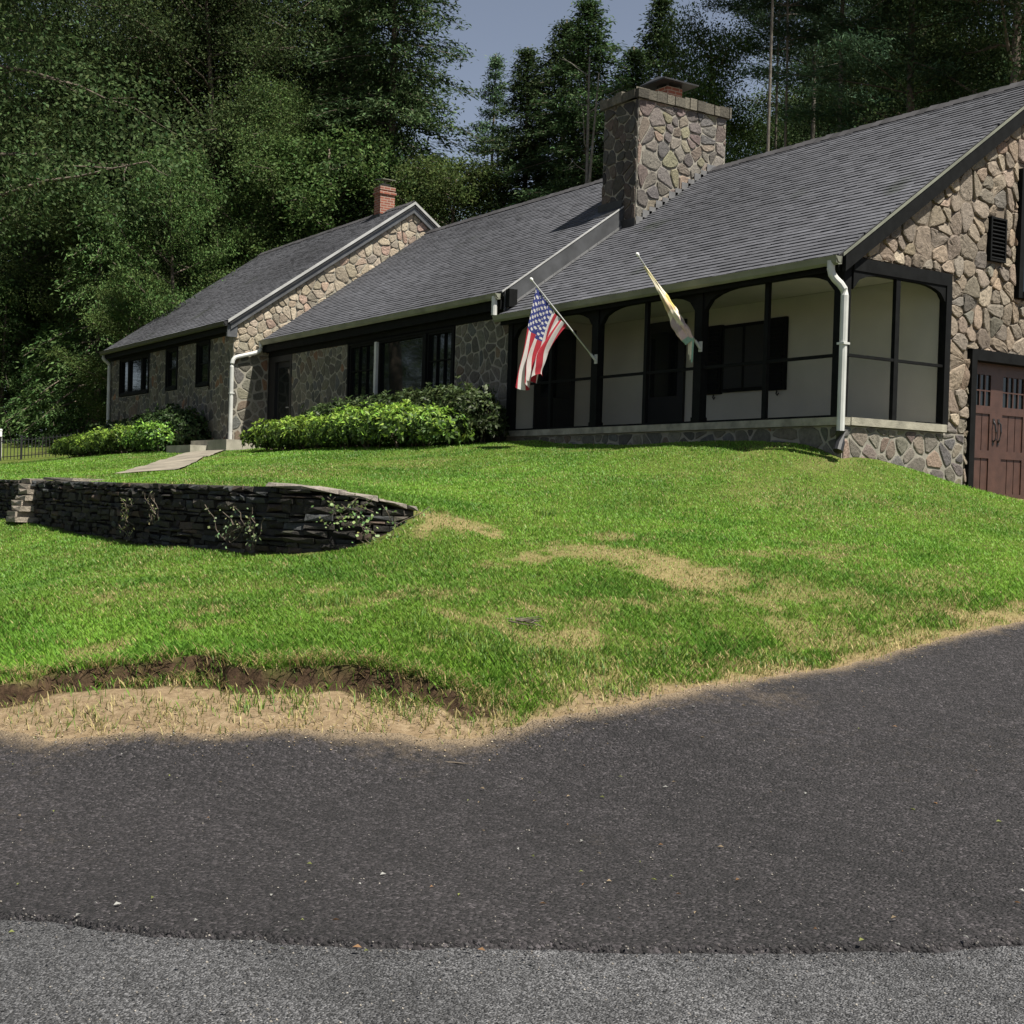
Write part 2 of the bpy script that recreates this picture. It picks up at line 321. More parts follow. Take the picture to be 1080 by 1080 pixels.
# cut bank along the left road verge
CUT = np.array([at(px, py, d)[:2] for px, py, d in [(-140, 720, 9.25), (0, 719, 9.2), (60, 716, 9.2), (140, 716, 9.2), (250, 713, 9.2), (330, 717, 9.15), (400, 728, 9.1), (470, 743, 9.0), (515, 752, 8.9), (550, 752, 8.9)]])
CLEN = np.linalg.norm(np.diff(CUT, axis=0), axis=1).sum()
# lawn / asphalt edge
EDGE = np.array([(-30, -23.0), (-12, -17.6), (-4, -15.0), (0.6, -13.7)] + [tuple(at(px, py, d)[:2]) for px, py, d in [(0, 782, 8.35), (150, 786, 8.35), (300, 788, 8.4), (440, 787, 8.42), (490, 782, 8.5), (540, 775, 8.62), (600, 766, 8.78), (660, 765, 8.9), (720, 751, 9.2), (780, 736, 9.5), (840, 719, 9.8), (900, 701, 10.2), (1000, 676, 10.8), (1080, 656, 11.3)]] + [(5.9, -2.5), (5.2, -0.3), (3.6, 1.6), (1.6, 2.5), (0.05, 2.72), (0.03, 6.5), (0.0, 14.0)])
def _cut_corners(L):
    for _ in range(2):
        q = [L[0]]
        for i in range(len(L)-1): q += [L[i]*0.75+L[i+1]*0.25, L[i]*0.25+L[i+1]*0.75]
        L = np.array(q+[L[-1]])
    return L
EDGE = _cut_corners(EDGE)
def smooth01(x): x = np.clip(x, 0, 1); return x*x*(3-2*x)
def vnoise(q, scale, seed=0):                         # cheap smooth value noise
    g = np.random.default_rng(seed+11).random((256, 256)); p = q*scale; i = np.floor(p).astype(int); f = p-i; f = f*f*(3-2*f)
    a = g[i[:, 0] % 256, i[:, 1] % 256]; b_ = g[(i[:, 0]+1) % 256, i[:, 1] % 256]; c_ = g[i[:, 0] % 256, (i[:, 1]+1) % 256]; d = g[(i[:, 0]+1) % 256, (i[:, 1]+1) % 256]
    return (a*(1-f[:, 0])+b_*f[:, 0])*(1-f[:, 1])+(c_*(1-f[:, 0])+d*f[:, 0])*f[:, 1]
def edge_side(q):                                     # > 0 on the lawn side of the asphalt edge (metres)
    d, s, a = seg_dist(q, EDGE); wob = (vnoise(q, 2.2, 3)-0.5)*0.09 + (vnoise(q, 9.0, 4)-0.5)*0.06
    return d*s + wob
def cut_side(q):
    d, s, a = seg_dist(q, CUT); wob = (vnoise(q, 1.6, 5)-0.5)*0.3 + (vnoise(q, 6.0, 6)-0.5)*0.16
    return d*s + wob, a
def height(q, detail=True):
    lo = H_low(q); hi = H_up(q)
    d, s, a = seg_dist(q, WEXT); past = np.clip(a-WLEN+0.1, 0, None)
    k = smooth01((d*s - 0.2)/(0.12+past*1.2)+0.5)
    h = lo*(1-k)+hi*k
    # fade the fitted surface into plain land far away
    r = np.linalg.norm(q-np.array([-8.0, -2.0]), axis=1); kf = smooth01((r-34)/22)
    plain = np.where(q[:, 1] > -8, 1.5+0.10*np.clip(q[:, 1]-12, 0, 40)+0.02*np.clip(-q[:, 0]-30, 0, 60), -1.5)
    kk = smooth01((q[:, 1]+16)/12); plain = (-1.65)*(1-kk)+(1.5+0.08*np.clip(q[:, 1]-12, 0, 40))*kk
    h = h*(1-kf)+plain*kf
    if detail:
        es = edge_side(q); cs, ca = cut_side(q)
        amp = smooth01(ca/0.9)*smooth01((CLEN-ca)/0.9)*(0.75+0.5*vnoise(q, 0.7, 9))
        near = (np.abs(cs) < 1.6) & (es > -0.3)
        h = h + np.where(near, amp*(0.072*smooth01(cs/0.045+0.3)*np.exp(-np.clip(cs, 0, None)/0.8) - 0.055*smooth01(-cs/0.045+0.7)*np.exp(-np.clip(-cs, 0, None)/0.35)), 0)
        lawn = smooth01(es/0.4)
        h = h + lawn*((vnoise(q, 0.8, 1)-0.5)*0.05+(vnoise(q, 3.0, 2)-0.5)*0.025)
        h = h - 0.06*smooth01(-es/0.15)
    return h
BLOBS = [(485, 555, 13.9, 0.7, 0.5), (600, 577, 13.0, 0.8, 0.45), (650, 585, 12.8, 0.8, 0.5), (700, 606, 12.3, 0.9, 0.6), (745, 616, 12.1, 0.6, 0.4), (650, 567, 13.7, 0.5, 0.35), (455, 632, 11.3, 0.9, 0.35),
         (605, 668, 10.2, 0.6, 0.45), (590, 640, 11.0, 0.6, 0.3), (500, 680, 9.9, 0.4, 0.3), (640, 715, 9.4, 0.5, 0.4), (740, 715, 9.7, 0.7, 0.45), (850, 590, 13.2, 1.6, 0.28), (900, 640, 11.6, 1.4, 0.25), (960, 610, 12.5, 1.2, 0.22), (760, 650, 11.3, 1.2, 0.18), (340, 648, 10.9, 0.9, 0.2)]
BP = [(at(px, py, d)[:2], r, k) for px, py, d, r, k in BLOBS]
def masks(q):
    """dry thatch, sandy dirt, dark soil: 0..1"""
    es = edge_side(q); cs, ca = cut_side(q)
    dry = np.zeros(len(q))
    n = vnoise(q, 2.5, 21)*0.6+vnoise(q, 7.0, 22)*0.4
    for c_, r, k in BP:
        d = np.linalg.norm((q-c_)*np.array([1.0, 1.0]), axis=1)/(r*0.82)
        dry = np.maximum(dry, smooth01(1.25-d*1.15+(n-0.5)*2.6-0.25)*np.clip(k*1.45, 0, 0.72))
    dry = np.maximum(dry, 0.16*smooth01((vnoise(q, 0.5, 31)*0.6+vnoise(q, 2.0, 32)*0.4-0.52)/0.25))
    incut = smooth01(ca/0.5)*smooth01((CLEN+0.2-ca)/0.5)
    dirt = np.where(ca < CLEN-0.01, smooth01(-cs/0.15+0.1)*incut, 0)*smooth01((1.7-np.abs(cs))/0.3)
    dirt = np.maximum(dirt, smooth01((0.10+0.22*np.exp(-(np.linalg.norm(q-at(620, 750, 9.0)[:2], axis=1)/1.1)**2)+0.42*(n-0.5)-es)/0.2)*0.85)
    dry = np.maximum(dry, smooth01((0.36+1.0*(n-0.5)-es)/0.35)*0.9)
    above = smooth01((cs-0.06)/0.06)*(ca < CLEN-0.05)*(cs < 1.5); dry = dry*(1-0.75*above)
    rr = np.linalg.norm(q-CAM[:2], axis=1); fm = vnoise(q, 5.0, 33)*0.5+vnoise(q, 1.7, 34)*0.5
    dry = np.maximum(dry, 0.5*smooth01((fm-0.60)/0.16)*smooth01((15-rr)/4))
    soil = incut*smooth01((0.085-np.abs(cs+0.015))/0.04)*(ca < CLEN-0.05)*(np.abs(cs) < 0.5)
    return np.clip(dry, 0, 1), np.clip(dirt, 0, 1), np.clip(soil, 0, 1)

az0 = math.atan2(FWD[1], FWD[0])
fine = np.radians(np.linspace(-27, 27, 560)); rest = np.radians(np.concatenate([np.linspace(-180, -28, 77), np.linspace(28, 180, 77)]))
ang = np.sort(np.unique(np.concatenate([fine, rest[1:]])))
rad = [0.6]
while rad[-1] < 900:
    r = rad[-1]; st = 0.5 if r < 6.5 else (0.03 if r < 11.5 else (0.06 if r < 14 else (0.09 if r < 24 else (0.25 if r < 60 else r*0.12)))); rad.append(r+st)
rad = np.array(rad)
A_, R_ = np.meshgrid(ang, rad, indexing='ij'); na, nr = A_.shape
Q = np.stack([CAM[0]+R_*np.cos(az0+A_), CAM[1]+R_*np.sin(az0+A_)], -1).reshape(-1, 2)
Z = height(Q); dr, di, sl = masks(Q)
ii = np.arange(na-1)[:, None]*nr+np.arange(nr-1)[None]
F = np.stack([ii, ii+1, ii+nr+1, ii+nr], -1)[:, :, ::-1].reshape(-1, 4)
F = F[:, ::-1] if False else F
lawn = np_build('lawn', np.column_stack([Q, Z]), 4, M['ground'], np.column_stack([dr, di, sl]), None, True, faces=F[:, ::-1])
tag(lawn, kind='structure')
for p in lawn.data.polygons[:1]:
    if p.normal.z < 0: lawn.data.flip_normals()

# asphalt: the old road and the newer overlay that climbs to the garage
def first_cross(fn, A, r0, r1, step):
    """per bearing: first radius between r0 and r1 where fn changes from negative to positive"""
    rr = np.arange(r0, r1, step); out = np.full(len(A), r1)
    for i0 in range(0, len(A), 60):
        aa = A[i0:i0+60]; AA, RR = np.meshgrid(aa, rr, indexing='ij')
        v = fn(np.stack([CAM[0]+RR*np.cos(az0+AA), CAM[1]+RR*np.sin(az0+AA)], -1).reshape(-1, 2)).reshape(AA.shape) > 0
        has = v.any(1); k = v.argmax(1); out[i0:i0+60] = np.where(has, rr[k], r1)
        for j_ in range(len(aa)):
            if has[j_] and k[j_] > 0:
                a0, a1 = rr[k[j_]-1], rr[k[j_]]
                q = np.array([[CAM[0]+r*np.cos(az0+aa[j_]), CAM[1]+r*np.sin(az0+aa[j_])] for r in np.linspace(a0, a1, 8)]); w_ = fn(q) > 0; out[i0+j_] = np.linspace(a0, a1, 8)[w_.argmax()]
    return out
def sheet(name, mat, A, lo, hi, n, zoff, extra=None):
    T = np.linspace(0, 1, n)[None]**1.6; R2 = lo[:, None]*(1-T)+hi[:, None]*T; A2 = np.repeat(A[:, None], n, 1)
    q = np.stack([CAM[0]+R2*np.cos(az0+A2), CAM[1]+R2*np.sin(az0+A2)], -1).reshape(-1, 2)
    h = height(q, False)+zoff+(vnoise(q, 0.6, 41)-0.5)*0.02
    if extra is not None: h = h+extra(q)
    i0 = (np.arange(len(A)-1)[:, None]*n+np.arange(n-1)[None]).ravel()
    e_ = edge_side(q); left = smooth01((7.2-q[:, 0])/1.5+0.2); dust = np.clip(np.exp(e_/(0.035+0.10*left))*(0.35+0.5*left)+0.16*smooth01((vnoise(q, 0.9, 45)-0.62)/0.2), 0, 1)*(e_ > -2.5)
    sm = np.linalg.norm(q-at(808, 745, 9.2)[:2], axis=1); dust = np.maximum(dust, 0.42*np.exp(-(sm/0.4)**2))
    o = np_build(name, np.column_stack([q, h]), 4, mat, np.repeat(dust[:, None], 3, 1), None, True, faces=np.stack([i0, i0+1, i0+n+1, i0+n], -1))
    if o.data.polygons[0].normal.z < 0: o.data.flip_normals()
    return tag(o, kind='structure')
def ground_at(px, py): return tuple(at(px, py, (1.655-0.035*px/1080)/((py-(505.3+0.0293*px))/1400.0))[:2])
SEAM = np.array([(-14, -24.0), (0, -17.5)] + [ground_at(*p) for p in [(-150, 937), (0, 960), (50, 966), (110, 983), (200, 997), (300, 1006), (400, 1011), (540, 1012), (700, 1011), (860, 1011), (1000, 1009), (1080, 1005), (1250, 985)]] + [(13, -6), (16, 2)])
def seam_side(q):
    d, s, a = seg_dist(q, SEAM); return d*s+(vnoise(q, 3.0, 51)-0.5)*0.07+(vnoise(q, 14.0, 52)-0.5)*0.035
SA = np.radians(np.concatenate([np.linspace(-62, -24, 120), np.linspace(-23.9, 23.9, 900), np.linspace(24, 62, 120)]))
r_seam = first_cross(seam_side, SA, 0.4, 30.0, 0.06); r_edge = first_cross(edge_side, SA, 5.0, 30.0, 0.08)
r_edge = np.maximum(r_edge, r_seam+0.05)
sheet('driveway', M['new_asphalt'], SA, r_seam, r_edge+0.02, 150, 0.0, lambda q: -0.026*smooth01(1-seam_side(q)/0.05))
sheet('road', M['old_asphalt'], SA, np.full(len(SA), 0.3), np.minimum(r_seam+0.25, r_edge), 60, -0.022)
mb = MB(); mb.add([(-60, -60, -1.685), (60, -60, -1.685), (60, -15.2, -1.66), (-5, -17.6, -1.69), (-60, -40, -1.7)], [(0, 1, 2, 3, 4)], 0, (0, 0, 0)); tag(mb.build('pavement', [M['old_asphalt']]), kind='structure')

# front path of pale concrete across the upper lawn
pc = [(222, 479, 32.6), (203, 482, 30.0), (183, 488, 26.5), (166, 496, 23.0), (150, 501, 21.5)]
cl = [at(*p)[:2] for p in pc]; dense = []
for i in range(len(cl)-1):
    for k in range(10): dense.append(cl[i]*(1-k/10)+cl[i+1]*k/10)
dense.append(cl[-1]); dense = np.array(dense); tn = np.gradient(dense, axis=0); tn /= np.linalg.norm(tn, axis=1)[:, None]; nrm = np.column_stack([-tn[:, 1], tn[:, 0]])
rows = [dense+nrm*o_ for o_ in np.linspace(-0.48, 0.48, 6)]; pq = np.concatenate(rows); ph = height(pq)+0.035; nn = len(dense)
i0 = (np.arange(5)[:, None]*nn+np.arange(nn-1)[None]).ravel()
po = np_build('path', np.column_stack([pq, ph]), 4, M['pathway'], np.ones((len(pq), 3)), None, True, faces=np.stack([i0, i0+1, i0+nn+1, i0+nn], -1))
if po.data.polygons[0].normal.z < 0: po.data.flip_normals()
tag(po, kind='structure')
PATHL = dense


# ------------------------------------------------------------------ masonry
def clip_poly(P, n, c):             # keep points with n.p <= c
    out = []
    for i in range(len(P)):
        a, b_ = P[i], P[(i+1) % len(P)]; da, db = a@n-c, b_@n-c
        if da <= 0: out.append(a)
        if da*db < 0: out.append(a+(b_-a)*(da/(da-db)))
    return out
def area(P):
    P = np.array(P); return 0.5*np.sum(P[:, 0]*np.roll(P[:, 1], -1)-np.roll(P[:, 0], -1)*P[:, 1])
def masonry(mb, O, A, B, poly, holes, size, gap, relief, pal, seed, tilt=0.25, aspect=1.0, drop=0.22, mort=1, rounding=1):
    """field stones in the plane O + x*A + y*B (outward normal A x B): every stone is a raised, slightly tilted lump in mortar"""
    g = np.random.default_rng(seed); O, A, B = (np.array(k, float) for k in (O, A, B)); N = np.cross(A, B); N /= np.linalg.norm(N)
    poly = [np.array(p, float) for p in poly]
    if area(poly) < 0: poly = poly[::-1]
    P = np.array(poly); x0, y0 = P.min(0)-size; x1, y1 = P.max(0)+size
    sx, sy = size*aspect, size
    seeds = []; j = 0; y = y0
    while y < y1:
        x = x0+(j % 2)*sx*0.5
        while x < x1:
            if g.random() > drop: seeds.append((x+g.uniform(-.42, .42)*sx, y+g.uniform(-.42, .42)*sy))
            x += sx
        y += sy; j += 1
    S = np.array(seeds)
    for s in S:
        if not (x0 < s[0] < x1 and y0 < s[1] < y1): continue
        R = size*3; cell = [s+np.array(k) for k in ((-R, -R), (R, -R), (R, R), (-R, R))]
        dd = np.linalg.norm(S-s, axis=1); nb = np.argsort(dd)[1:22]
        for k in nb:
            n = S[k]-s; c_ = n@(S[k]+s)/2; cell = clip_poly(cell, n, c_)
            if len(cell) < 3: break
        for i in range(len(poly)):
            if len(cell) < 3: break
            e = poly[(i+1) % len(poly)]-poly[i]; n = np.array([e[1], -e[0]]); cell = clip_poly(cell, n, n@poly[i])
        for (hx0, hx1, hy0, hy1) in holes:
            if len(cell) < 3: break
            q = np.array(cell)
            if q[:, 0].max() <= hx0 or q[:, 0].min() >= hx1 or q[:, 1].max() <= hy0 or q[:, 1].min() >= hy1: continue
            opts = [clip_poly(cell, np.array(n), c_) for n, c_ in (((1., 0.), hx0), ((-1., 0.), -hx1), ((0., 1.), hy0), ((0., -1.), -hy1))]
            opts = [p for p in opts if len(p) >= 3]
            cell = max(opts, key=lambda p: abs(area(p))) if opts else []
        if len(cell) < 3 or abs(area(cell)) < 0.0008: continue
        mb.add([O+A*p[0]+B*p[1] for p in cell], [tuple(range(len(cell)))], mort, (0.8, 0.8, 0.8))
        inn = cell
        for i in range(len(cell)):
            e = cell[(i+1) % len(cell)]-cell[i]; l = np.linalg.norm(e)
            if l < 1e-6: continue
            n = np.array([e[1], -e[0]])/l; inn = clip_poly(inn, n, n@cell[i]-gap*g.uniform(0.3, 0.75))
            if len(inn) < 3: break
        if len(inn) < 3 or abs(area(inn)) < 0.0006: continue
        for _ in range(rounding):
            q = []
            for i in range(len(inn)):
                a, b_ = inn[i], inn[(i+1) % len(inn)]; q += [a*0.78+b_*0.22, a*0.22+b_*0.78]
            inn = q
        q = np.array(inn); cc = q.mean(0); q = cc+(q-cc)*(1+g.normal(0, 0.025, (len(q), 1)))
        rr = math.sqrt(abs(area(q))); tl = g.normal(0, tilt, 2); h0 = relief*g.uniform(0.7, 1.25); rings = []
        for sc, hh in ((1.0, -0.01), (0.965, h0*0.65), (0.85, h0), (0.5, h0*1.05)):
            p2 = cc+(q-cc)*sc; lift = ((p2-cc)@tl)*(relief/rr)*1.6*(1 if hh > 0 else 0)+hh+(g.normal(0, relief*0.10, len(q)) if hh > 0 else 0)
            lift = np.clip(lift, -0.01 if hh < 0 else 0.003, relief*1.7)
            rings.append([O+A*p[0]+B*p[1]+N*l for p, l in zip(p2, lift)])
        n = len(q); vs = sum(rings, [])+[O+A*cc[0]+B*cc[1]+N*h0*1.05]
        fs = [(k*n+i, k*n+(i+1) % n, (k+1)*n+(i+1) % n, (k+1)*n+i) for k in range(3) for i in range(n)]+[(3*n+i, 3*n+(i+1) % n, 4*n) for i in range(n)]
        base = np.array(pal[g.choice(len(pal), p=PALW.get(id(pal)))]); col = base*g.uniform(0.78, 1.22)*(1+g.normal(0, 0.018, 3))
        mb.add(vs, fs, 0, tuple(np.clip(col, 0.01, 0.8)))
PALW = {}
PAL_FRONT = [(0.108, 0.101, 0.08), (0.132, 0.122, 0.098), (0.085, 0.081, 0.07), (0.16, 0.148, 0.112), (0.132, 0.102, 0.074), (0.098, 0.098, 0.091), (0.2, 0.118, 0.07)]
PALW[id(PAL_FRONT)] = [.22, .22, .18, .16, .08, .11, .03]
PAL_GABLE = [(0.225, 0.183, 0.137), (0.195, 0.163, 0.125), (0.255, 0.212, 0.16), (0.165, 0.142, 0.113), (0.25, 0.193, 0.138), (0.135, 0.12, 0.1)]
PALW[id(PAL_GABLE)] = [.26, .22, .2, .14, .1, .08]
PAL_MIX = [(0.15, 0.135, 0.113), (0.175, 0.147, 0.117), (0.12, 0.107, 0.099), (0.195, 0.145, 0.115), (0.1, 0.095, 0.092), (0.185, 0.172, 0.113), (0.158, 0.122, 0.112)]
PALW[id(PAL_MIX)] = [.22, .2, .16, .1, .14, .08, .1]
PAL_SHADE = [(0.06, 0.056, 0.05), (0.08, 0.07, 0.06), (0.042, 0.04, 0.038), (0.1, 0.08, 0.065), (0.07, 0.068, 0.058)]  # shade of the chimney's front face painted into darker stone colours
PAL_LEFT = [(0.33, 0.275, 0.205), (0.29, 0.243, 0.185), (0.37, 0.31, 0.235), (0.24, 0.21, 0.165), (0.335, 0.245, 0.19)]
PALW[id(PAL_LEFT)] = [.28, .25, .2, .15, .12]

# ------------------------------------------------------------------ the house
S = 0.707
A_R, A_M, A_L = 3.57, 4.00, 5.13          # roof planes z = a + S*y on the front slopes
house = empty('stone_house', (-10, 4, 1.0), 'long low fieldstone house with grey shingle roofs and a black framed screened porch', 'house')
X = (1, 0, 0); Y = (0, 1, 0); ZZ = (0, 0, 1)

# porch-end gable, its foundation, the middle front, the left wing
mb = MB(); masonry(mb, (0.0, 0, 0), Y, ZZ, [(0.1, 3.40), (4.68, 6.72), (9.3, 3.40), (9.3, -0.3), (2.0, -0.3), (0.1, 0.5)],
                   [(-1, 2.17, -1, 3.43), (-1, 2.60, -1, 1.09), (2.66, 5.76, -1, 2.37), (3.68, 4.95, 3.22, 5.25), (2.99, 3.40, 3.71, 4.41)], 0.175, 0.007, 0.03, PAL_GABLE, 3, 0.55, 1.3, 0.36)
mb.prism([(-0.012, 0.25, 3.47), (-0.012, 4.68, 6.60), (-0.012, 9.2, 3.47)], (0.006, 0, 0), 1); mb.box(-0.012, -0.006, 2.25, 2.64, -0.2, 3.47, 1); mb.box(-0.012, -0.006, 2.64, 9.2, 2.38, 3.469, 1)
g1 = mb.build('gable_wall', [M['stone'], M['mortar_tan']], house); g1['label'] = 'tan rough split-stone gable wall over the garage'
mb = MB(); masonry(mb, (0.015, 0, 0), Y, ZZ, [(-0.02, -0.3), (2.60, -0.3), (2.60, 1.085), (-0.02, 1.085)], [], 0.20, 0.03, 0.014, PAL_MIX, 4, 0.12, 1.2, 0.3)
masonry(mb, (0, -0.02, 0), X, ZZ, [(-8.5, 0.4), (0.0, 0.4), (0.0, 1.085), (-8.5, 1.085)], [], 0.20, 0.03, 0.014, PAL_FRONT, 5, 0.12, 1.3, 0.3)
mb.build('foundation_wall', [M['stone'], M['mortar_grey']], house)
mb = MB(); masonry(mb, (0, 0, 0), X, ZZ, [(-18.52, 0.5), (-8.42, 0.5), (-8.42, 3.62), (-18.52, 3.62)], [(-15.36, -10.48, 2.05, 4.0)], 0.20, 0.028, 0.014, PAL_FRONT, 6, 0.15, 1.05, 0.36, rounding=1)
masonry(mb, (-8.42, 0, 0), Y, ZZ, [(0.0, 0.5), (0.14, 0.5), (0.14, 3.6), (0.0, 3.6)], [], 0.2, 0.04, 0.012, PAL_FRONT, 61, 0.1)
mb.build('front_wall', [M['stone'], M['mortar']], house)
mb = MB(); masonry(mb, (0, -1.0, 0), X, ZZ, [(-30.6, 0.5), (-20.0, 0.5), (-20.0, 4.1), (-30.6, 4.1)], [(-29.62, -26.68, 2.72, 4.2), (-25.2, -24.18, 2.70, 4.2), (-22.7, -21.64, 2.68, 4.2)], 0.20, 0.028, 0.014, PAL_FRONT, 8, 0.15, 1.05, 0.36, rounding=1)
mb.build('wing_front_wall', [M['stone'], M['mortar']], house)
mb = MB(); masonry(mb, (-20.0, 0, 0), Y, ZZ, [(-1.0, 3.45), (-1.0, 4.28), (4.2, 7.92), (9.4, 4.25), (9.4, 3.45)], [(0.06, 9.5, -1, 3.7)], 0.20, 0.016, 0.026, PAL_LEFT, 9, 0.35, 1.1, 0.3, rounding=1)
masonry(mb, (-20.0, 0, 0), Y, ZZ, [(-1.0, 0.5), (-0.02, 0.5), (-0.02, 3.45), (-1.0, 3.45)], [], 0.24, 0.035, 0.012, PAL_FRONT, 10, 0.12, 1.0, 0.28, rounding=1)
gl = mb.build('wing_gable_wall', [M['stone'], M['mortar']], house); gl['label'] = 'sunlit pale stone gable of the left wing above the middle roof'
# plain rear and inner walls that close the body
mb = MB(); mb.box(-8.3, -0.2, 9.0, 9.2, 0, 3.6); mb.box(-20, -8.3, 9.0, 9.2, 0, 3.6); mb.box(-30.5, -20.1, 9.0, 9.2, 0, 4.2); mb.box(-30.6, -30.4, -0.9, 9.1, 0, 4.25); mb.box(-20.0, -8.6, 0.16, 0.26, 0.4, 3.75); mb.box(-30.3, -20.2, -0.82, -0.72, 0.4, 4.2); mb.box(-0.3, -0.08, 2.2, 9.0, 2.5, 3.5)
mb.prism([(-30.5, -0.9, 4.2), (-30.5, 4.2, 7.7), (-30.5, 9.1, 4.2)], (-0.1, 0, 0)); mb.box(-5.5, -5.4, 2.2, 9, -0.2, 3.3); mb.box(-5.4, -0.1, 8.6, 8.8, -.2, 3.3)
mb.build('rear_wall', [M['mortar']], house)

def shingle_roof(name, u0, u1, a, v0, v1, thick=0.10, seed=1, ridge=True, back=True):
    g = np.random.default_rng(seed); mb = MB(); ln = math.sqrt(1+S*S); d = np.array([0, 1, S])/ln; n = np.array([0, -S, 1])/ln
    P = lambda u, s_, h: np.array([u, v0, a+S*v0])+np.array([u-u, 0, 0])+d*s_+n*h
    L = (v1-v0)*ln
    # deck
    top = [P(u0, 0, -0.012), P(u1, 0, -0.012), P(u1, L, -0.012), P(u0, L, -0.012)]
    mb.prism(top, -n*thick, 1, (0.03, 0.03, 0.03))
    ex = 0.125; nc = int(L/ex)+1; patch = lambda u, s_: 0.9+0.2*math.sin(u*0.55+1.3)*math.sin(s_*0.8+u*0.2)
    for c_ in range(nc):
        s0 = c_*ex; s1 = min(L, s0+ex+0.012); u = u0-g.uniform(0, 0.2); row = g.uniform(0.94, 1.06)
        while u < u1:
            w_ = g.choice([0.16, 0.2, 0.26, 0.3]); ua, ub = max(u, u0), min(u+w_-0.006, u1); u += w_
            if ub-ua < 0.02: continue
            lift = 0.014+g.uniform(0, 0.009); k = row*g.uniform(0.86, 1.12)*patch(u, s0); col = (0.081*k, 0.083*k, 0.094*k)
            s00 = s0-g.uniform(0, 0.006)
            vs = [P(ua, s00, lift), P(ub, s00, lift), P(ub, s1, 0.003), P(ua, s1, 0.003), P(ua, s00, -0.006), P(ub, s00, -0.006), P(ub, s1, -0.006), P(ua, s1, -0.006)]
            mb.add(vs, [(0, 1, 2, 3), (4, 5, 1, 0), (5, 6, 2, 1), (7, 4, 0, 3)], 0, col)
    o = mb.build(name, [M['shingle'], M['dark_metal']], house)
    if back:
        b2 = MB(); z1 = a+S*v1; vb = v1+(z1-(a+S*v0))/S
        b2.prism([(u0, v1, z1), (u1, v1, z1), (u1, vb, a+S*v0), (u0, vb, a+S*v0)], (0, -0.05, -0.08), 0, (0.07, 0.068, 0.074)); b2.build('rear_slope', [M['shingle']], o)
    if ridge:
        b3 = MB(); u = u0; z1 = a+S*v1
        while u < u1:
            w_ = min(0.2, u1-u); k = g.uniform(0.4, 0.8); hh = 0.035+g.uniform(0, 0.012)
            b3.add([(u, v1-0.16, z1-0.16*S+hh), (u+w_-.006, v1-0.16, z1-0.16*S+hh-0.01), (u+w_-.006, v1, z1+hh+0.01), (u, v1, z1+hh+0.02), (u, v1+0.16, z1-0.16*S+hh), (u+w_-.006, v1+0.16, z1-0.16*S+hh-0.01),
                    (u, v1-0.16, z1-0.16*S), (u+w_-.006, v1-0.16, z1-0.16*S)], [(0, 1, 2, 3), (3, 2, 5, 4), (6, 7, 1, 0)], 0, (0.06*k, 0.058*k, 0.062*k)); u += w_
        b3.build('ridge_cap', [M['shingle']], o)
    return o
roof_r = shingle_roof('porch_roof', -8.5, 0.05, A_R, -0.22, 4.66, seed=21)
roof_m = shingle_roof('middle_roof', -20.02, -8.46, A_M, -0.22, 4.72, seed=22)
roof_l = shingle_roof('wing_roof', -30.75, -19.86, A_L, -1.22, 4.18, seed=23)

# barge boards along the gables, edge metal, and the step between the two right-hand roofs
def rake(mb, u0, u1, a, va, vb, top, bot, mi=0):
    mb.prism([(u0, va, a+S*va+top), (u0, vb, a+S*vb+top), (u0, vb, a+S*vb+bot), (u0, va, a+S*va+bot)], (u1-u0, 0, 0), mi)
def rake_b(mb, u0, u1, a, ridge_v, vb, top, bot, mi=0):
    z0 = a+S*ridge_v; z1 = z0-S*(vb-ridge_v)
    mb.prism([(u0, ridge_v, z0+top), (u0, vb, z1+top), (u0, vb, z1+bot), (u0, ridge_v, z0+bot)], (u1-u0, 0, 0), mi)
mb = MB(); rake(mb, 0.055, 0.121, A_R, -0.16, 4.66, -0.03, -0.27); rake_b(mb, 0.055, 0.121, A_R, 4.66, 9.4, -0.03, -0.27); mb.build('black_bargeboard', [M['black']], house)
mb = MB(); rake(mb, 0.122, 0.132, A_R, -0.22, 4.66, 0.015, -0.03); mb.build('rake_edge_metal', [M['gutter']], house)
mb = MB(); rake(mb, -19.955, -19.90, A_L, -1.12, 4.18, -0.115, -0.29); rake_b(mb, -19.955, -19.90, A_L, 4.18, 9.4, -0.115, -0.29); mb.build('grey_bargeboard', [M['grey_metal']], house)
mb = MB(); rake(mb, -19.855, -19.84, A_L, -1.22, 4.18, 0.02, -0.06); rake_b(mb, -19.855, -19.84, A_L, 4.18, 9.4, 0.02, -0.06); mb.build('white_rake_trim', [M['trim_metal']], house)
mb = MB(); rake(mb, -8.46, -8.43, A_M, -0.16, 3.3, -0.03, -0.40); s_ = mb.build('roof_step_board', [M['slate_board']], house)
mb = MB(); rake(mb, -8.455, -8.425, A_M, -0.22, 2.9, 0.02, -0.012); mb.build('pale_edge_metal', [M['trim_metal']], house)
mb = MB()
for k in range(13):
    va = -0.1+k*0.21; z = A_R+S*va; mb.prism([(-8.428, va, z+0.025), (-8.428, va+0.205, z+0.025+S*0.205), (-8.428, va+0.205, z+0.075+S*0.205), (-8.428, va, z+0.075)], (0.012, 0, 0))
mb.build('step_flashing', [M['lead']], house)
mb = MB(); mb.box(-8.5, -8.30, -0.14, 0.04, 3.56, 3.9); mb.build('eave_return_board', [M['black']], house)

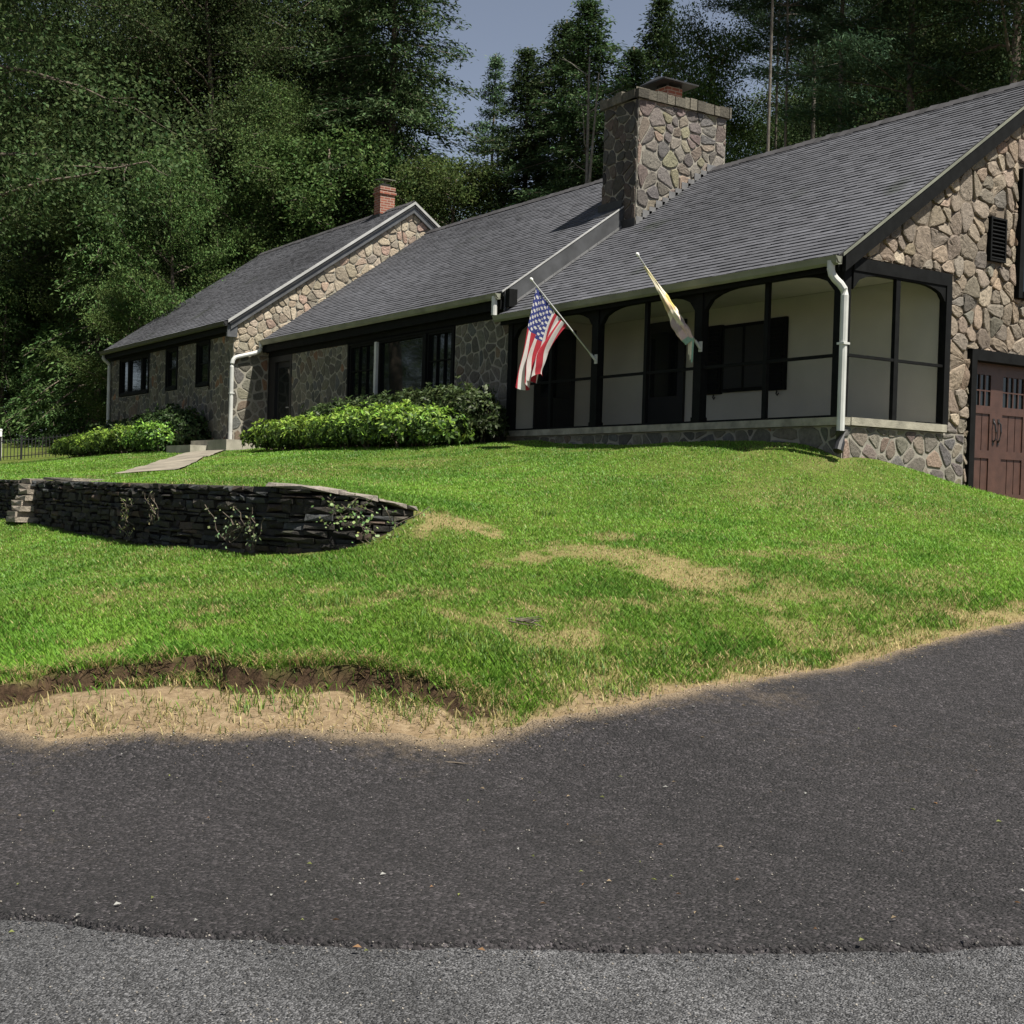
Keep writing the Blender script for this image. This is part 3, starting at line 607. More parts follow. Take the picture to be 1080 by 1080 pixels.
# eaves: gutters with a rolled front, fascia, soffit
def gutter(u0, u1, v, z, mat):
    mb = MB(); prof = [(0, 0), (-0.005, -0.11), (-0.07, -0.12), (-0.10, -0.085), (-0.115, -0.03), (-0.125, 0.0), (-0.11, 0.004), (-0.10, -0.03), (-0.075, -0.08), (-0.02, -0.10), (-0.012, 0)]
    mb.prism([(u0, v+p[0], z+p[1]) for p in prof], (u1-u0, 0, 0)); mb.box(u0, u0+0.012, v-0.11, v-0.01, z-0.10, z-0.005); mb.box(u1-0.012, u1, v-0.11, v-0.01, z-0.10, z-0.005)
    u = u0+0.4
    while u < u1: mb.box(u, u+0.02, v-0.118, v-0.005, z-0.012, z-0.004); u += 0.8
    return mb.build('gutter', [mat], house)
gutter(-8.55, 0.12, -0.235, A_R+S*-0.22-0.03, M['gutter'])
gutter(-19.92, -8.46, -0.235, A_M+S*-0.22-0.03, M['gutter'])
gutter(-30.75, -19.84, -1.235, A_L+S*-1.22-0.03, M['dark_metal'])
mb = MB(); mb.box(-8.5, 0.02, -0.20, -0.16, 3.21, 3.33); mb.build('fascia_board', [M['black']], house)
mb = MB(); mb.box(-19.98, -8.5, -0.21, -0.17, 3.52, 3.76); mb.box(-19.98, -8.5, -0.165, 0.0, 3.53, 3.56); mb.box(-19.98, -8.5, -0.03, 0.02, 3.40, 3.528); mb.build('fascia_board', [M['black']], house)
mb = MB(); mb.box(-30.6, -19.98, -1.21, -1.17, 3.98, 4.17); mb.box(-30.6, -19.98, -1.165, -1.0, 4.0, 4.03); mb.box(-30.6, -19.98, -1.03, -0.96, 3.93, 3.998); mb.build('fascia_board', [M['black']], house)
mb = MB(); mb.box(-20.02, -19.93, -1.20, -0.93, 3.86, 4.2); mb.build('cornice_return', [M['grey_metal']], house)

# --- screened porch
FL, CEIL = 1.14, 3.42
mb = MB(); mb.box(-8.4, -0.05, 0.0, 2.1, FL-0.1, FL); mb.build('porch_floor', [M['concrete']], house)
mb = MB(); mb.box(-8.38, -0.06, 0.02, 2.09, CEIL, CEIL+0.04); mb.build('porch_ceiling', [M['ceiling']], house)
mb = MB(); mb.box(-8.4, -0.0, 2.1, 2.2, FL, CEIL); bw = mb.build('porch_rear_wall', [M['stucco']], house)
mb = MB(); mb.box(-8.5, -8.4, 0.14, 2.1, FL, CEIL); mb.build('porch_end_wall', [M['stucco']], house)
mb = MB(); mb.box(-8.44, 0.06, -0.09, 0.10, 1.09, 1.20); mb.box(-0.14, 0.075, 0.102, 2.13, 1.095, 1.205)
mb.build('porch_sill', [M['capstone']], house)
def arch_fill(mb, c0, c1, zt, zlow, zcrown, plane, off, th):
    n = 16; w_ = c1-c0; r = w_*0.30
    for k in range(n):
        def zz(x):
            dx = min(x-c0, c1-x)
            return zcrown if dx >= r else zlow+(zcrown-zlow)*math.sqrt(max(0, 1-(1-dx/r)**2))
        xa, xb = c0+w_*k/n, c0+w_*(k+1)/n; za, zb = zz(xa), zz(xb)
        if plane == 'x': mb.prism([(xa, off, za), (xb, off, zb), (xb, off, zt), (xa, off, zt)], (0, th, 0))
        else: mb.prism([(off, xa, za), (off, xb, zb), (off, xb, zt), (off, xa, zt)], (th, 0, 0))
posts = [-8.34, -5.66, -2.98, -0.07]
for i, u in enumerate(posts):
    mb = MB(); w_ = 0.09 if i else 0.07; mb.box(u-w_, u+w_, -0.07, 0.07, 1.2, 3.34)
    if 0 < i < 3: mb.box(u-w_-0.012, u+w_+0.012, -0.082, 0.082, 1.2, 1.29)
    mb.build('porch_post', [M['black']], house)
mb = MB(); mb.box(-8.42, 0.03, -0.08, 0.08, 3.26, CEIL-0.005)
for a_, b_ in zip(posts[:-1], posts[1:]): arch_fill(mb, a_+0.08, b_-0.08, 3.262, 2.93, 3.235, 'x', -0.045, 0.09)
mb.build('porch_beam', [M['black']], house)
mb = MB(); mb.box(-0.06, 0.055, 0.082, 2.17, 3.24, 3.42); arch_fill(mb, 0.09, 2.06, 3.242, 2.98, 3.215, 'y', -0.04, 0.08); mb.build('porch_beam', [M['black']], house)
mb = MB(); mb.box(-0.07, 0.06, 2.05, 2.17, 1.2, 3.24); mb.build('porch_post', [M['black']], house)
for a_, b_ in zip(posts[:-1], posts[1:]):
    mu = (a_+b_)/2+(0.0 if a_ > -8 else -0.04); fr = MB(); w0, w1 = a_+0.09, b_-0.09
    fr.box(mu-0.04, mu+0.04, -0.03, 0.03, 1.2, 3.25); fr.box(w0, mu-0.04, -0.022, 0.022, 2.045, 2.09); fr.box(mu+0.04, w1, -0.022, 0.022, 2.045, 2.09)
    fr.box(w0, mu-0.04, -0.022, 0.022, 1.2, 1.235); fr.box(mu+0.04, w1, -0.022, 0.022, 1.2, 1.235)
    f_ = fr.build('screen_frame', [M['black']], house)
    sc = MB(); sc.add([(w0, 0.03, 1.21), (w1, 0.03, 1.21), (w1, 0.03, 3.25), (w0, 0.03, 3.25)], [(0, 1, 2, 3)]); sc.build('insect_screen', [M['screen']], f_)
fr = MB(); fr.box(-0.03, 0.035, 0.98, 1.07, 1.205, 3.23); fr.box(-0.02, 0.03, 0.03, 0.98, 2.045, 2.085); fr.box(-0.02, 0.03, 1.07, 2.05, 2.045, 2.085); fr.box(-0.02, 0.03, 1.55, 2.05, 1.206, 1.225)
f_ = fr.build('screen_frame', [M['black']], house)
sc = MB(); sc.add([(-0.035, 0.08, 1.21), (-0.035, 2.05, 1.21), (-0.035, 2.05, 3.23), (-0.035, 0.08, 3.23)], [(0, 1, 2, 3)]); sc.build('insect_screen', [M['screen']], f_)
# doors and the shuttered window inside the porch
mb = MB(); mb.box(-8.4, -8.35, 0.55, 1.5, FL, 3.26); d_ = mb.build('porch_door', [M['void']], house); g_ = MB(); g_.box(-8.352, -8.342, 0.68, 1.37, 1.9, 3.05); g_.build('pane', [M['glass']], d_)
mb = MB(); mb.box(-6.85, -5.75, 2.04, 2.1, FL, 3.30); d_ = mb.build('porch_door', [M['void']], house); g_ = MB(); g_.box(-6.68, -5.92, 2.03, 2.042, 1.9, 3.1); g_.build('pane', [M['glass']], d_)
mb = MB(); mb.box(-4.72, -3.62, 2.04, 2.1, 1.9, 3.08); w_ = mb.build('porch_window', [M['black']], house); g_ = MB(); g_.box(-4.66, -4.2, 2.03, 2.042, 1.96, 3.02); g_.box(-4.14, -3.68, 2.03, 2.042, 1.96, 3.02); g_.build('pane', [M['void']], w_)
for ua, ub in ((-5.16, -4.75), (-3.59, -3.18)):
    mb = MB(); mb.box(ua, ub, 2.03, 2.1, 1.88, 3.10)
    for k in range(16): mb.box(ua+0.05, ub-0.05, 2.012, 2.032, 1.95+k*0.068, 1.985+k*0.068)
    s_ = mb.build('porch_shutter', [M['black']], house)
    hk = MB(); hx = (ua+ub)/2; hk.tube([(hx, 2.08, 1.87), (hx+0.01, 2.05, 1.82), (hx+0.05, 2.04, 1.79), (hx+0.07, 2.05, 1.83)], 0.012, 6); hk.build('shutter_hook', [M['iron']], s_)

# --- windows
def front_window(u0, u1, z0, z1, v, name, lights, mat='black', muntin=None):
    """frame standing proud of the wall with panes; lights = list of (u0,u1) sashes"""
    mb = MB(); f = 0.07; mb.box(u0, u0+f, v-0.03, v+0.14, z0, z1); mb.box(u1-f, u1, v-0.03, v+0.14, z0, z1); mb.box(u0+f, u1-f, v-0.03, v+0.14, z1-f, z1); mb.box(u0+f, u1-f, v-0.05, v+0.14, z0, z0+f)
    o = mb.build(name, [M[mat]], house)
    for k, (a_, b_, nx, ny) in enumerate(lights):
        s_ = MB(); e = 0.05; s_.box(a_, a_+e, v+0.0, v+0.09, z0+f, z1-f); s_.box(b_-e, b_, v+0.0, v+0.09, z0+f, z1-f); s_.box(a_+e, b_-e, v+0.0, v+0.09, z1-f-e, z1-f); s_.box(a_+e, b_-e, v+0.0, v+0.09, z0+f, z0+f+e)
        for i in range(1, nx): uu = a_+e+(b_-a_-2*e)*i/nx; s_.box(uu-0.012, uu+0.012, v+0.02, v+0.07, z0+f+e, z1-f-e)
        for i in range(1, ny):
            zz = z0+f+e+(z1-z0-2*f-2*e)*i/ny
            for j in range(nx):
                ua = a_+e+(b_-a_-2*e)*j/nx+(0.012 if j else 0); ub = a_+e+(b_-a_-2*e)*(j+1)/nx-(0.012 if j < nx-1 else 0); s_.box(ua, ub, v+0.02, v+0.07, zz-0.012, zz+0.012)
        s_.build('window_sash', [M[mat]], o)
        p_ = MB(); p_.add([(a_+e, v+0.06, z0+f+e), (b_-e, v+0.06, z0+f+e), (b_-e, v+0.06, z1-f-e), (a_+e, v+0.06, z1-f-e)], [(0, 1, 2, 3)]); p_.build('pane', [M['glass']], o)
    return o
o = front_window(-15.34, -10.5, 2.06, 3.42, 0.0, 'front_window', [(-15.25, -14.02, 3, 2), (-13.8, -11.78, 1, 1), (-11.62, -10.6, 3, 2)])
mb = MB(); mb.box(-13.96, -13.86, -0.045, 0.02, 2.14, 3.34); mb.build('white_mullion', [M['white_metal']], o)
mb = MB(); mb.box(-11.77, -11.63, -0.04, 0.12, 2.14, 3.34); mb.build('mullion', [M['black']], o)
front_window(-29.6, -26.7, 2.74, 3.95, -1.0, 'wing_window', [(-29.5, -28.75, 1, 1), (-28.7, -27.45, 1, 1), (-27.4, -26.8, 1, 1)])
front_window(-25.18, -24.2, 2.72, 3.95, -1.0, 'wing_window', [(-25.08, -24.3, 1, 2)])
front_window(-22.68, -21.66, 2.70, 3.95, -1.0, 'wing_window', [(-22.58, -21.76, 1, 2)])
# front door in the corner beside the wing
mb = MB(); mb.box(-19.98, -19.55, -0.02, 0.14, 1.15, 3.40); mb.box(-18.62, -18.52, -0.02, 0.14, 1.15, 3.40); mb.box(-19.55, -18.62, -0.02, 0.14, 3.25, 3.40); mb.box(-19.55, -18.62, 0.06, 0.12, 1.15, 3.25)
d_ = mb.build('front_door', [M['void']], house); g_ = MB(); g_.box(-19.42, -18.74, 0.04, 0.062, 1.5, 3.1); g_.build('pane', [M['glass']], d_)
hn = MB(); hn.tube([(-18.7, 0.05, 2.05), (-18.7, 0.0, 2.05), (-18.8, -0.01, 2.05)], 0.015, 6); hn.build('handle', [M['pole']], d_)
# gable window and louvred vent
mb = MB(); mb.box(-0.06, 0.085, 3.70, 3.80, 3.24, 5.22); mb.box(-0.06, 0.085, 4.84, 4.94, 3.24, 5.22); mb.box(-0.06, 0.085, 3.80, 4.84, 5.12, 5.22); mb.box(-0.06, 0.1, 3.80, 4.84, 3.24, 3.34); mb.box(-0.03, 0.05, 3.80, 4.84, 4.2, 4.26)
gw = mb.build('gable_window', [M['black']], house); p_ = MB(); p_.add([(0.0, 3.8, 3.34), (0.0, 4.84, 3.34), (0.0, 4.84, 5.12), (0.0, 3.8, 5.12)], [(0, 1, 2, 3)]); p_.build('pane', [M['glass']], gw)
mb = MB(); mb.box(-0.03, 0.07, 3.01, 3.04, 3.73, 4.39); mb.box(-0.03, 0.07, 3.355, 3.385, 3.73, 4.39); mb.box(-0.03, 0.07, 3.04, 3.355, 4.36, 4.39); mb.box(-0.03, 0.07, 3.04, 3.355, 3.73, 3.76); mb.box(-0.004, 0.004, 3.045, 3.35, 3.765, 4.355)
for k in range(10): z = 3.775+k*0.059; mb.prism([(0.06, 3.04, z), (0.06, 3.04, z+0.012), (0.006, 3.04, z+0.05), (0.006, 3.04, z+0.038)], (0, 0.315, 0))
mb.build('louvered_vent', [M['black']], house)
# garage door
mb = MB(); mb.box(-0.2, 0.075, 2.66, 2.78, -0.2, 2.37); mb.box(-0.2, 0.075, 5.64, 5.76, -0.2, 2.37); mb.box(-0.2, 0.075, 2.78, 5.64, 2.21, 2.37); mb.build('garage_door_frame', [M['black']], house)
gd = MB(); G0, G1, GX = 2.78, 5.64, -0.14
gd.box(GX-0.05, GX, G0, G1, 0.10, 2.21)
gdo = None
secs = [(2.80, 3.40), (3.62, 4.20), (4.24, 4.80), (5.02, 5.62)]
stl = [(2.78, 2.86), (3.36, 3.66), (4.18, 4.26), (4.78, 5.06), (5.58, 5.64)]
for a_, b_ in stl: gd.box(GX, GX+0.03, a_, b_, 0.10, 2.21)
for (a_, b_) in zip([s[1] for s in stl[:-1]], [s[0] for s in stl[1:]]):
    for z0, z1 in ((0.10, 0.22), (0.76, 0.88), (1.44, 1.56), (2.03, 2.21)): gd.box(GX, GX+0.03, a_, b_, z0, z1)
    n = 3
    for k in range(n):
        for z0, z1 in ((0.22, 0.76), (0.88, 1.44)): gd.box(GX, GX+0.012, a_+(b_-a_)*k/n+0.008, a_+(b_-a_)*(k+1)/n-0.008, z0, z1)
gdo = gd.build('garage_door', [M['garage'], M['garage_dark']], house)
for (a_, b_) in zip([s[1] for s in stl[:-1]], [s[0] for s in stl[1:]]):
    w_ = MB()
    for k in range(1, 4): yy = a_+(b_-a_)*k/4; w_.box(GX+0.004, GX+0.026, yy-0.012, yy+0.012, 1.56, 2.03)
    for k in range(4): w_.box(GX+0.004, GX+0.026, a_+(b_-a_)*k/4+(0.012 if k else 0), a_+(b_-a_)*(k+1)/4-(0.012 if k < 3 else 0), 1.78, 1.80)
    p_ = MB(); p_.add([(GX+0.006, a_, 1.56), (GX+0.006, b_, 1.56), (GX+0.006, b_, 2.03), (GX+0.006, a_, 2.03)], [(0, 1, 2, 3)]); p_.build('pane', [M['glass']], gdo)
    w_.build('glazing_bar', [M['garage']], gdo)
for y0 in (3.45, 3.57, 4.86, 4.98):
    h_ = MB(); sgn = 1 if y0 in (3.57, 4.98) else -1
    h_.tube([(GX+0.035, y0, 1.33), (GX+0.07, y0+sgn*0.01, 1.29), (GX+0.085, y0, 1.17), (GX+0.07, y0-sgn*0.01, 1.05), (GX+0.035, y0, 1.01)], [0.012, 0.012, 0.014, 0.012, 0.012], 6)
    h_.box(GX+0.03, GX+0.04, y0-0.02, y0+0.02, 1.30, 1.37); h_.box(GX+0.03, GX+0.04, y0-0.02, y0+0.02, 0.97, 1.04); h_.build('handle', [M['iron']], gdo)
mb = MB(); mb.box(-0.3, 0.12, 2.78, 5.64, -0.1, 0.10); mb.build('garage_threshold', [M['concrete']], house)

# --- stone chimney straddling the step between the roofs
U0, U1, V0, V1, ZT = -9.18, -8.07, 2.66, 5.0, 7.98
mb = MB()
masonry(mb, (U0, V0, 0), X, ZZ, [(0, 4.8), (U1-U0, 4.8), (U1-U0, ZT), (0, ZT)], [], 0.19, 0.018, 0.025, PAL_SHADE, 31, 0.35, 1.1, 0.36)
masonry(mb, (U1, V0, 0), Y, ZZ, [(0, 4.8), (V1-V0, 4.8), (V1-V0, ZT), (0, ZT)], [], 0.19, 0.018, 0.022, PAL_MIX, 32, 0.35, 1.2, 0.38)
masonry(mb, (U0, V1, 0), (0, -1, 0), ZZ, [(0, 4.8), (V1-V0, 4.8), (V1-V0, ZT), (0, ZT)], [], 0.3, 0.03, 0.03, PAL_MIX, 33, 0.3)
mb.add([(U0, V1, 5.5), (U1, V1, 5.5), (U1, V1, ZT), (U0, V1, ZT)], [(3, 2, 1, 0)], 1)
ch = mb.build('stone_chimney', [M['stone'], M['mortar_grey']], house)
cap = MB(); g = np.random.default_rng(5)
def cap_run(p0, d, n_out, L):
    s_ = 0
    while s_ < L-0.02:
        w_ = min(g.uniform(0.13, 0.3), L-s_); k = g.uniform(0.5, 1.4); j = g.uniform(-0.025, 0.02); a_ = np.array(p0)+np.array(d)*(s_+0.006); b_ = np.array(p0)+np.array(d)*(s_+w_-0.006)
        o1 = np.array(n_out)*(0.08+j); i1 = -np.array(n_out)*0.28; h_ = 0.20+g.uniform(-0.03, 0.03)
        cap.prism([a_+o1, b_+o1, b_+i1, a_+i1], (0, 0, h_), 0, (0.098*k, 0.089*k, 0.069*k)); s_ += w_
cap_run((U0-0.08, V0, ZT), (1, 0, 0), (0, -1, 0), U1-U0+0.08); cap_run((U1, V0-0.08, ZT), (0, 1, 0), (1, 0, 0), V1-V0+0.16)
cap_run((U0, V0+0.3, ZT), (0, 1, 0), (-1, 0, 0), V1-V0-0.25); cap_run((U0-0.05, V1, ZT), (1, 0, 0), (0, 1, 0), U1-U0-0.2); cap.box(U0+0.2, U1-0.2, V0+0.2, V1-0.2, ZT, ZT+0.17, 1)
cap.build('cap_stones', [M['stone'], M['mortar']], ch)
fl = MB(); fl.box(-8.78, -8.40, 3.66, 4.06, ZT+0.17, 8.50); fl.build('brick_flue', [M['brick']], ch)
cp = MB(); zc = 8.58; cp.add([(-9.0, 3.40, zc), (-8.18, 3.40, zc), (-8.18, 4.32, zc), (-9.0, 4.32, zc), (-8.59, 3.55, zc+0.13), (-8.59, 4.17, zc+0.13), (-9.0, 3.40, zc-.03), (-8.18, 3.40, zc-.03), (-8.18, 4.32, zc-.03), (-9.0, 4.32, zc-.03)],
        [(0, 1, 4), (1, 2, 5, 4), (2, 3, 5), (3, 0, 4, 5), (9, 8, 7, 6), (6, 7, 1, 0), (7, 8, 2, 1), (8, 9, 3, 2), (9, 6, 0, 3)])
for x_, y_ in ((-8.76, 3.68), (-8.42, 3.68), (-8.76, 4.04), (-8.42, 4.04)): cp.box(x_-.015, x_+.015, y_-.015, y_+.015, 8.5, zc-.03)
cp.build('rain_cap', [M['dark_metal']], ch)
fs = MB()
nst = 12; L_ = 4.66-V0
for k in range(nst): va = V0+L_*k/nst; vb = va+L_/nst+0.05; z = A_R+S*va; fs.box(U1+0.042, U1+0.05, va-0.02, vb, z+0.0, z+0.17+0.1*(k % 2)*0.3)
fs.build('stepped_flashing', [M['lead']], ch)
fs = MB(); fs.box(U0-0.05, -8.44, V0-0.07, V0-0.06, A_M+S*V0-0.06, A_M+S*V0+0.13); fs.box(-8.44, U1+0.06, V0-0.07, V0-0.06, A_R+S*V0-0.06, A_R+S*V0+0.13)
fs.add([(U0-0.1, V0-0.32, A_M+S*(V0-0.32)+0.03), (-8.44, V0-0.32, A_M+S*(V0-0.32)+0.03), (-8.44, V0-0.06, A_M+S*(V0-0.06)+0.03), (U0-0.1, V0-0.06, A_M+S*(V0-0.06)+0.03)], [(0, 1, 2, 3)])
fs.build('apron_flashing', [M['dark_metal']], ch)

# --- brick chimney on the wing
BX0, BX1, BY0, BY1 = -21.86, -21.48, 3.93, 4.40
mb = MB(); mb.box(BX0, BX1, BY0, BY1, 7.2, 8.70); mb.box(BX0-0.035, BX1+0.035, BY0-0.035, BY1+0.035, 8.58, 8.65); mb.box(BX0-0.015, BX1+0.015, BY0-0.015, BY1+0.015, 8.70, 8.80)
bc = mb.build('brick_chimney', [M['brick']], house)
mb = MB(); mb.box(BX0-0.02, BX1+0.02, BY0-0.02, BY1+0.02, 7.5, 8.0); mb.build('flashing', [M['dark_metal']], bc)
mb = MB(); mb.box(BX0+0.08, BX1-0.08, BY0+0.1, BY1-0.1, 8.8, 8.90); mb.tube([(-21.67, 4.17, 8.9), (-21.67, 4.17, 9.03)], 0.035, 8)
mb.prism([(-21.92, 3.97, 9.05), (-21.42, 3.97, 8.99), (-21.42, 4.38, 8.99), (-21.92, 4.38, 9.05)], (0, 0, 0.02)); mb.build('weathered_chimney_cap', [M['gutter']], bc)

# --- downspouts
def spout(pts, mat, r=0.042, collars=()):
    mb = MB(); P = [np.array(p, float) for p in pts]; w_, d_ = 0.055, 0.042
    fine = [P[0]]
    for i in range(1, len(P)-1):
        a_ = P[i]+(P[i-1]-P[i])*min(0.4, 0.09/np.linalg.norm(P[i-1]-P[i])); b_ = P[i]+(P[i+1]-P[i])*min(0.4, 0.09/np.linalg.norm(P[i+1]-P[i])); fine += [a_, (a_+b_+2*P[i])/4, b_]
    fine.append(P[-1]); mb.tube(fine, 0.055, 10)
    for c_ in collars: mb.box(c_[0]-0.065, c_[0]+0.065, c_[1]-0.06, c_[1]+0.062, c_[2]-0.015, c_[2]+0.015)
    return mb.build('downspout', [mat], house, smooth=False)
spout([(-0.02, -0.30, 3.33), (-0.02, -0.30, 3.14), (0.10, -0.14, 2.95), (0.10, -0.14, 0.98)], M['white_metal'], collars=[(0.10, -0.14, 2.2)])
mb = MB(); mb.tube([(0.10, -0.14, 1.0), (0.10, -0.14, 0.84), (0.12, -0.2, 0.72)], 0.07, 10); mb.build('drain_boot', [M['iron']], house)
spout([(-19.86, -0.30, 3.78), (-19.86, -0.30, 3.58), (-19.90, -0.40, 3.50), (-19.92, -1.0, 3.33), (-19.92, -1.06, 3.18), (-19.92, -1.06, 1.2)], M['white_metal'], collars=[(-19.92, -1.06, 2.4)])
spout([(-30.5, -1.28, 4.1), (-30.5, -1.28, 3.98), (-30.5, -1.08, 3.85), (-30.5, -1.08, 0.95)], M['white_metal'])
spout([(-8.56, -0.31, 3.76), (-8.56, -0.31, 3.40)], M['white_metal'])

# concrete landing and step at the front door
ds = MB(); ds.box(-20.9, -18.4, -1.75, -1.06, 0.7, 1.15); ds.box(-19.93, -18.4, -1.06, -0.06, 0.7, 1.15)
st = ds.build('landing_slab', [M['concrete']]); tag(st, 'weathered concrete landing at the front door, below the white downspout', 'door step')
ds = MB(); ds.box(-21.5, -19.7, -2.2, -1.752, 0.72, 1.01); st = ds.build('entry_step', [M['concrete']]); tag(st, 'low pale concrete step against the front of the door landing', 'step')

# ------------------------------------------------------------------ dry stone retaining wall
def polyline(L, s_):
    acc = 0
    for a_, b_ in zip(L[:-1], L[1:]):
        l = np.linalg.norm(b_-a_)
        if s_ <= acc+l: return a_+(b_-a_)*(s_-acc)/l, (b_-a_)/l
        acc += l
    return L[-1], (L[-1]-L[-2])/np.linalg.norm(L[-1]-L[-2])
def chaikin(L, n=2):
    for _ in range(n):
        q = [L[0]]
        for i in range(len(L)-1): q += [L[i]*0.75+L[i+1]*0.25, L[i]*0.25+L[i+1]*0.75]
        L = np.array(q+[L[-1]])
    return L
WL = chaikin(np.array([(p[0], p[1]) for p in wall_base[1:]])); WLL = np.linalg.norm(np.diff(WL, axis=0), axis=1).sum()
wt_s = np.array([0, 3, 6.8, 10, 12.2, 13.0, 13.6, 14.0]); 
def top_z(s_): return float(np.interp(s_, [0, WLL-1.6, WLL-0.9, WLL-0.45, WLL], [-0.01, 0.0, -0.05, -0.12, -0.21]))
def base_z(s_):
    p, d = polyline(WL, s_); n = np.array([-d[1], d[0]]); return float(H_low((p-n*0.15)[None])[0])
def proj_x(p): v_ = np.array([p[0], p[1], -0.3])-CAM; return 540+FOC*(v_@RGT)/(v_@FWD)
_ss = np.linspace(0, WLL, 900); stair_s = float(_ss[np.argmin([abs(proj_x(polyline(WL, q_)[0])-27) for q_ in _ss])])
def stone_block(mb, s0, s1, z0, z1, depth, out, g, col, dz=0.0):
    (pa, da), (pb, db) = polyline(WL, s0), polyline(WL, s1); na_, nb_ = np.array([-da[1], da[0]]), np.array([-db[1], db[0]])
    j = lambda k=0.012: g.normal(0, k)
    vs = [];
    for z, p, n in ((z0, pa, na_), (z0, pb, nb_), (z1, pb, nb_), (z1, pa, na_)):
        f_ = p-n*(out+j()); vs.append((f_[0], f_[1], z+j(0.006)))
    for z, p, n in ((z0, pa, na_), (z0, pb, nb_), (z1, pb, nb_), (z1, pa, na_)):
        f_ = p+n*depth; vs.append((f_[0], f_[1], z+j(0.004)))
    for k_ in (1, 2, 5, 6): vs[k_] = (vs[k_][0], vs[k_][1], vs[k_][2]+dz)
    mid = np.mean(vs[:4], axis=0); nm = (na_+nb_)/2; mid = mid-np.array([nm[0], nm[1], 0])*abs(j(0.025))
    mb.add(vs+[tuple(mid)], [(0, 1, 8), (1, 2, 8), (2, 3, 8), (3, 0, 8), (3, 2, 6, 7), (0, 4, 5, 1), (1, 5, 6, 2), (0, 3, 7, 4)], 0, col)
g = np.random.default_rng(44); mb = MB()
z = -1.0
while z < 0.02:
    h_ = g.uniform(0.04, 0.10); s_ = g.uniform(0, 0.2)
    while s_ < WLL-0.05:
        l_ = g.uniform(0.09, 0.40); e_ = min(s_+l_-0.012, WLL); mid = (s_+e_)/2; tz, bz = top_z(mid), base_z(mid)
        zz0 = z+g.normal(0, 0.008); zz1 = min(z+h_-0.01+g.normal(0, 0.006), tz)
        if zz1-zz0 > 0.02 and zz1 > bz-0.08 and not (stair_s-0.05 < mid < stair_s+0.35 and False):
            k = g.uniform(0.5, 1.5); c_ = [(0.032, 0.029, 0.025), (0.05, 0.044, 0.036), (0.04, 0.042, 0.042), (0.065, 0.047, 0.036)][g.choice(4, p=[.45, .25, .18, .12])]; c_ = tuple(x*k for x in c_)
            stone_block(mb, s_, e_, zz0, zz1, 0.30, 0.03*g.uniform(-0.6, 1.2), g, c_)
        s_ += l_
    z += h_
for s_ in np.arange(0.05, WLL-0.1, 0.25):
    e_ = min(s_+0.26, WLL); stone_block(mb, s_, e_, base_z(s_)-0.3, top_z(s_)-0.05, 0.3, -0.07, g, (0.012, 0.011, 0.01))
rw = mb.build('retaining_wall', [M['drystone']]); tag(rw, 'low dark dry-stone retaining wall curving into the lawn slope', 'retaining wall')
mb = MB(); s_ = WLL-1.75
while s_ < WLL:
    e_ = min(s_+g.uniform(0.3, 0.55), WLL+0.02); k = g.uniform(0.8, 1.2); stone_block(mb, s_, e_-0.012, top_z(s_)+0.004, top_z(s_)+0.045, 0.26, 0.04, g, (0.20*k, 0.175*k, 0.15*k), top_z(e_)-top_z(s_)); s_ = e_
mb.build('coping_stone', [M['drystone']], rw)
mb = MB()
for k in range(8):
    zt = 0.02-0.085*k; w_ = g.uniform(0.42, 0.6); o_ = g.uniform(-0.1, 0.05)
    kk = g.uniform(0.8, 1.2); stone_block(mb, stair_s+o_, stair_s+o_+w_, zt-0.075, zt, 0.2, 0.06+0.035*k, g, (0.26*kk, 0.225*kk, 0.18*kk))
stone_block(mb, stair_s+0.5, stair_s+1.9, 0.005, 0.045, 0.7, -0.12, g, (0.26, 0.23, 0.18))
o = mb.build('stone_steps', [M['drystone']]); tag(o, 'pale stacked slab steps set into the dark retaining wall', 'steps')

# ------------------------------------------------------------------ flags
def lerp(a_, b_, t_): return np.array(a_)*(1-t_)+np.array(b_)*t_
def flag_base(name, br, tip, label):
    e = empty(name, tuple(br), label, 'flag', 'flags on the porch posts'); br, tip = np.array(br), np.array(tip); d = (tip-br)/np.linalg.norm(tip-br)
    mb = MB(); mb.tube([br, lerp(br, tip, 0.5), tip], [0.015, 0.014, 0.011], 8); p = mb.build('flag_pole', [M['pole']], e)
    mb = MB()
    for k in range(7):
        th = PI*k/6; 
    mb.tube([tip-d*0.01, tip+d*0.015, tip+d*0.045, tip+d*0.06], [0.012, 0.026, 0.026, 0.008], 10); mb.build('finial', [M['white_paint']], p)
    mb = MB(); mb.box(br[0]-0.035, br[0]+0.035, -0.09, -0.07, br[2]-0.09, br[2]+0.07); mb.tube([br-d*0.06, br+d*0.10], 0.024, 10); mb.build('bracket', [M['white_metal']], e)
    return e, d
BR1, TIP1 = (-5.60, -0.12, 2.39), (-6.20, -1.05, 3.70)
e1, d1 = flag_base('national_flag', BR1, TIP1, 'red white and blue striped flag hanging open from a porch post')
mt_red = simple('flag_red', (0.50, 0.035, 0.055), 0.8, 0.1, 20.0); mt_wh = simple('flag_white', (0.78, 0.75, 0.72), 0.8, 0.05, 20.0); mt_bl = simple('flag_blue', (0.04, 0.055, 0.24), 0.8, 0.1, 20.0)
